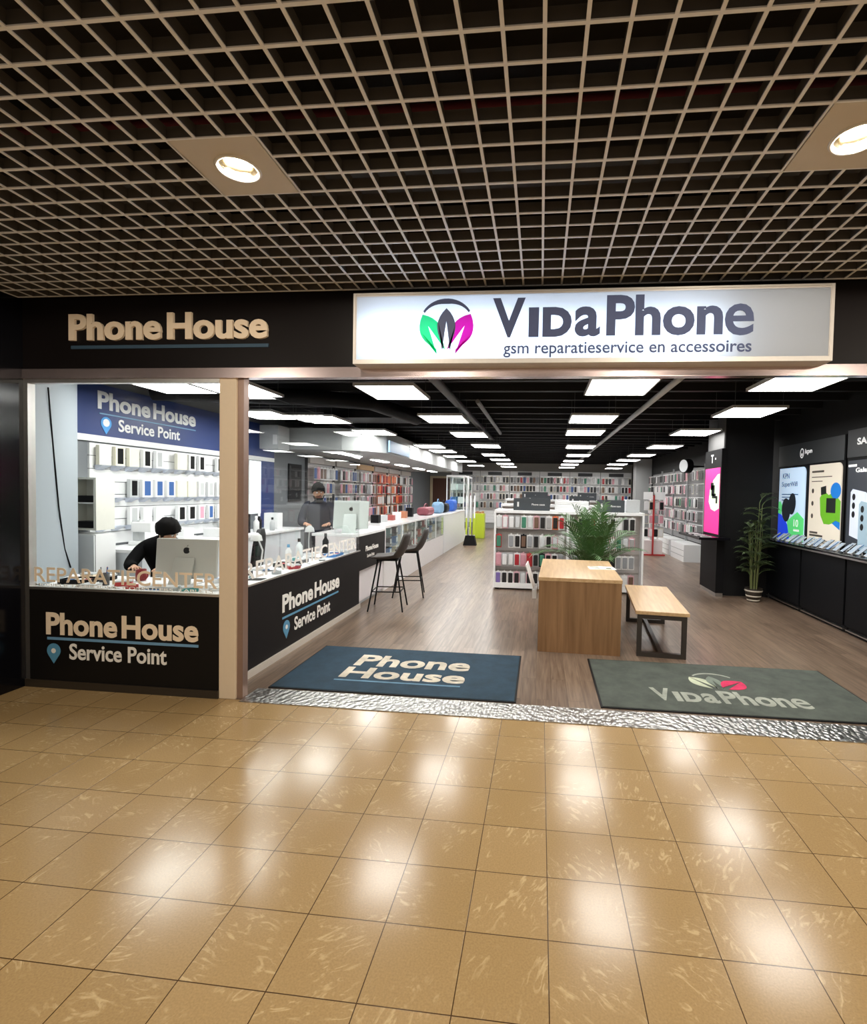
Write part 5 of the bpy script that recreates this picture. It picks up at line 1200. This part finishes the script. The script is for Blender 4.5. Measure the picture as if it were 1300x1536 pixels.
for (u0, u1, v0, v1) in ((.34, .50, .62, .80), (.38, .56, .58, .66), (.56, .64, .50, .62), (.30, .44, .72, .84)): b.prism([(u0, v0), (u1, v0), (u1, v1), (u0, v1)], (px_-.006, 5.62, 1.0), -Y, Z, .001)
b.build('poster_figures', BLACK, r)
b = MB(o3); b.text('T', (px_, 5.36, 2.17), -Y, Z, .12, .14, .002, .02); b.box(px_-.002, px_, 5.12, 5.16, 2.22, 2.25); b.build('logo', WHITE, r)
for k in range(6):
    rk = random.Random(k); loc = (2.62, 4.75+k*.16, .97)
    o = phone_obj('black' if k % 2 else 'white', 'grey' if k % 2 else 'black'); o.location = loc; o.rotation_euler = (0, .0, PI/2+rk.uniform(-.2, .2)); tag(o, f'{"black" if k % 2 else "white"} demo phone, {ORD[k]} from the front on the pillar totem shelf', 'phone', 'demo phones on the totem shelf')

# wall counter with phones and posters
WX = 3.945
for k, (y0, y1) in enumerate(((3.93, 4.98), (2.88, 3.91), (1.83, 2.86), (0.78, 1.81))):
    o3 = (3.8, (y0+y1)/2, 0); r = root('base_cabinet', f'black base cabinet under the phone counter, {ORD[k]} from the pillar', 'cabinet', o3, 0, 'black cabinets under the phone counter')
    MB(o3).box(3.67, 3.95, y0, y1, .08, .90).build('body', BLACK, r); MB(o3).box(3.65, 3.67, y0+.01, y1-.01, .10, .89, bev=.003).build('door', M((0.005, .0055, .007), .45, spec=0.12), r)
    MB(o3).box(3.70, 3.95, y0, y1, 0, .08).build('plinth', BLACKM, r); MB(o3).box(3.655, 3.70, y0+.02, y1-.02, .04, .055).build('kick_rail', STEEL, r)
o3 = (3.8, 2.9, .90); r = root('phone_counter', 'long black counter top carrying demo phones along the right wall', 'counter', o3)
MB(o3).box(3.60, 3.95, .75, 5.0, .90, .95, bev=.004).build('countertop', BLACKG, r)
MB(o3).box(3.595, 3.60, .75, 5.0, .905, .925).build('edge_strip', STEEL, r)
# demo phones on stands
dp0 = {}
for k in range(26):
    for j in range(2 if k % 3 else 1):
        y = 1.0+k*.152; col = ['white', 'black', 'grey', 'blue', 'white', 'dark grey'][(k+j*2) % 6]; x = 3.70+j*.12
        lab = f'{col} demo phone on the right counter, {ORD[k] if k < 16 else ORD[25-k] + " before the pillar"}{" from its front end" if k < 16 else ""}, {["front", "wall"][j]} row'
        key = col
        if key in dp0: dup(dp0[key], (x, y, .95), -PI/2+((k*7) % 5-2)*.06, lab, 'demo phones on the right counter'); continue
        rt = root('demo_phone', lab, 'phone', (x, y, .95), -PI/2, 'demo phones on the right counter')
        MB().box(-.02, .02, -.02, .03, 0, .012).build('stand_foot', STEEL, rt); MB().tube([(0, .01, .01), (0, .0, .055)], .008, 6).build('stand_post', WHITE, rt)
        T = Matrix.Translation((0, -.035, .03)) @ Matrix.Rotation(math.radians(-50), 4, 'X')
        MB().box(-.037, .037, -.004, .004, -.02, .13, bev=.003, T=T).build('casing', cols[col], rt); MB().box(-.034, .034, -.0048, -.004, -.015, .125, T=T).build('screen', M((.35, .42, .5), .15, noise=0, emis=.35), rt)
        dp0[key] = rt
# poster wall
o3 = (WX, 4.35, .95); r = root('poster_panel', 'black display panel with pale blue and beige posters above the phone counter', 'display panel', o3)
MB(o3).box(3.93, 3.95, 3.46, 5.30, .95, 2.46).build('board', BLACK, r)
MB(o3).box(3.915, 3.93, 3.47, 5.29, 2.12, 2.45).build('header', M((0.03, .035, .04), .45), r)
def rrect(w, h, rad, corners='tr'):
    p = [(0, 0), (w, 0)]; p += [(w-rad+rad*math.cos(a), h-rad+rad*math.sin(a)) for a in [i*PI/12 for i in range(7)]]; p += [(0, h)]
    return p
RV = -Y
def EM(c, s=.8, ec=None): return M(c, .35, noise=0, emis=s, ecol=ec)
sk = EM((.55, .72, .92), .62)
pb = MB(o3).prism(rrect(.82, 1.13, .09), (3.928, 5.24, .955), RV, Z, .012).build('blue_poster', sk, r)
S = 3.9155
def flat(mb, pts, y_left, z0, d=.001, lift=0.0, mi=0):
    a = sum(pts[i][0]*pts[(i+1) % len(pts)][1]-pts[(i+1) % len(pts)][0]*pts[i][1] for i in range(len(pts)))
    mb.prism(pts if a > 0 else pts[::-1], (S-lift, y_left, z0), RV, Z, d, mi)
b = MB(o3); flat(b, [(0, 0), (.40, 0), (.36, .18), (.22, .32), (.10, .38), (0, .40)], 5.24, .96); b.build('poster_blue_shape', EM((.01, .06, .75), .7), pb)
b = MB(o3); flat(b, [(.40, 0), (.82, 0), (.82, .34), (.62, .44), (.45, .36), (.30, .28)], 5.24, .96, lift=.001); flat(b, [(0, .40), (.10, .38), (.14, .52), (.06, .60), (0, .58)], 5.24, .96, lift=.001); b.build('poster_green_shape', EM((.10, .62, .18), .7), pb)
def oval(cx, cz, a, b_, rot, n=20): return [(cx+a*math.cos(t)*math.cos(rot)-b_*math.sin(t)*math.sin(rot), cz+a*math.cos(t)*math.sin(rot)+b_*math.sin(t)*math.cos(rot)) for t in [2*PI*i/n for i in range(n)]]
b = MB(o3); flat(b, oval(.26, .46, .14, .19, .1), 5.24, .96, lift=.002); flat(b, oval(.45, .56, .115, .17, -.1), 5.24, .96, lift=.003); b.build('poster_routers', M((.02, .03, .05), .4, noise=0), pb)
b = MB(o3); b.text('KPN', (S, 5.13, 1.96-.04), RV, Z, .22, .085, .001, .012); b.text('SuperWifi', (S, 5.15, 1.79-.02), RV, Z, .50, .10, .001, .012)
for q in range(3): b.box(S-.001, S, 4.62-(.06 if q == 2 else 0)+.08*q, 5.14, 1.66-q*.045, 1.675-q*.045)
b.build('poster_lettering', M((.05, .10, .30), .4, noise=0), pb)
b = MB(o3); b.text('10', (S-.0015, 4.72, 1.17), RV, Z, .14, .11, .001, .01); b.box(S-.0025, S-.0015, 4.55, 4.72, 1.10, 1.13); b.build('poster_badge', EM((.85, .9, .85), .6), pb)
pc = MB(o3).prism(rrect(.80, 1.14, .08), (3.928, 4.31, .955), RV, Z, .012).build('beige_poster', EM((.66, .60, .50), .55), r)
b = MB(o3); flat(b, [(.33, .42), (.42, .30), (.55, .30), (.70, .34), (.80, .30), (.80, .62), (.62, .74), (.52, .70), (.40, .76), (.30, .66)], 4.31, .96); b.build('poster_green_shape', EM((.12, .36, .02), .6), pc)
b = MB(o3); flat(b, oval(.68, .76, .12, .11, 0), 4.31, .96, lift=.001); b.build('poster_blue_disc', EM((.01, .16, .52), .6), pc)
b = MB(o3); flat(b, [(.62, .32), (.80, .24), (.80, .34), (.70, .36)], 4.31, .96, lift=.001); b.build('poster_blue_wave', EM((.01, .16, .52), .6), pc)
b = MB(o3); flat(b, [(.47, .46), (.69, .46), (.69, .66), (.47, .66)], 4.31, .96, lift=.002); flat(b, [(.33, .70), (.46, .72), (.45, .83), (.32, .81)], 4.31, .96, lift=.002); b.build('poster_devices', M((.015, .02, .018), .4, noise=0), pc)
b = MB(o3)
for q, (u0, u1, z_) in enumerate(((.07, .38, 1.02), (.07, .58, .95), (.07, .35, .89), (.06, .27, .15), (.06, .40, .11), (.06, .55, .06), (.06, .60, .03))): b.box(S-.001, S, 4.31-u1, 4.31-u0, .96+z_, .96+z_+(.028 if q in (0, 3, 4) else .012))
for z_ in (.76, .58, .40): flat(b, oval(.11, z_, .03, .035, 0, 12), 4.31, .96)
b.build('poster_lettering', M((.10, .09, .07), .4, noise=0), pc)
b = MB(o3); SH = 3.9145
ringo = oval(0, 0, .055, .075, 0, 24); ringi = oval(0, 0, .040, .058, 0, 24)
for i in range(24):
    j = (i+1) % 24; b.prism([ringi[i], ringo[i], ringo[j], ringi[j]], (SH, 4.55, 2.29), RV, Z, .001)
b.prism(oval(0, -.02, .022, .022, 0, 12), (SH, 4.55, 2.29), RV, Z, .001)
b.text('kpn', (SH, 4.46, 2.255), RV, Z, .20, .09, .001, .03); b.build('header_logo', M((.85, .85, .85), .4, noise=0, emis=.5), r)
o3 = (WX, 2.5, .95); r = root('poster_panel', 'dark display panel with a silver phone picture, at the right edge', 'display panel', o3)
MB(o3).box(3.93, 3.95, 1.6, 3.42, .95, 2.50).build('board', BLACK, r)
MB(o3).box(3.915, 3.93, 1.61, 3.41, 2.14, 2.49).build('header', M((0.03, .033, .038), .45), r)
sp2 = MB(o3).box(3.917, 3.93, 1.63, 3.38, .96, 2.10).build('phone_poster', EM((.035, .042, .055), .25), r)
b = MB(o3); b.text('SAMSUNG', (SH, 3.21, 2.29), RV, Z, .74, .085, .001, .03); b.build('header_logo', M((.85, .85, .85), .4, noise=0, emis=.5), r)
b = MB(o3); b.text('Galaxy', (S, 3.22, 1.93), RV, Z, .34, .075, .001, .03); b.box(S-.001, S, 3.20, 3.37, 2.02, 2.05); b.build('poster_lettering', M((.85, .85, .85), .4, noise=0, emis=.5), sp2)
for q, (y0, zc, cc_) in enumerate(((3.30, 1.70, (.62, .68, .76)), (3.12, 1.55, (.30, .42, .50)))):
    b = MB(o3); flat(b, [(0, -.55), (.34, -.62), (.36, -.04), (.30, 0), (.04, .04), (.0, .0)], y0, zc, lift=.001+.001*q); b.build('phone_picture', EM(cc_, .45), sp2)
    b = MB(o3)
    for w_ in range(3): flat(b, oval(.07, -.06-.11*w_, .032, .042, 0, 14), y0, zc, lift=.003+.001*q)
    b.build('camera_lenses', M((.01, .012, .015), .3, noise=0), sp2)
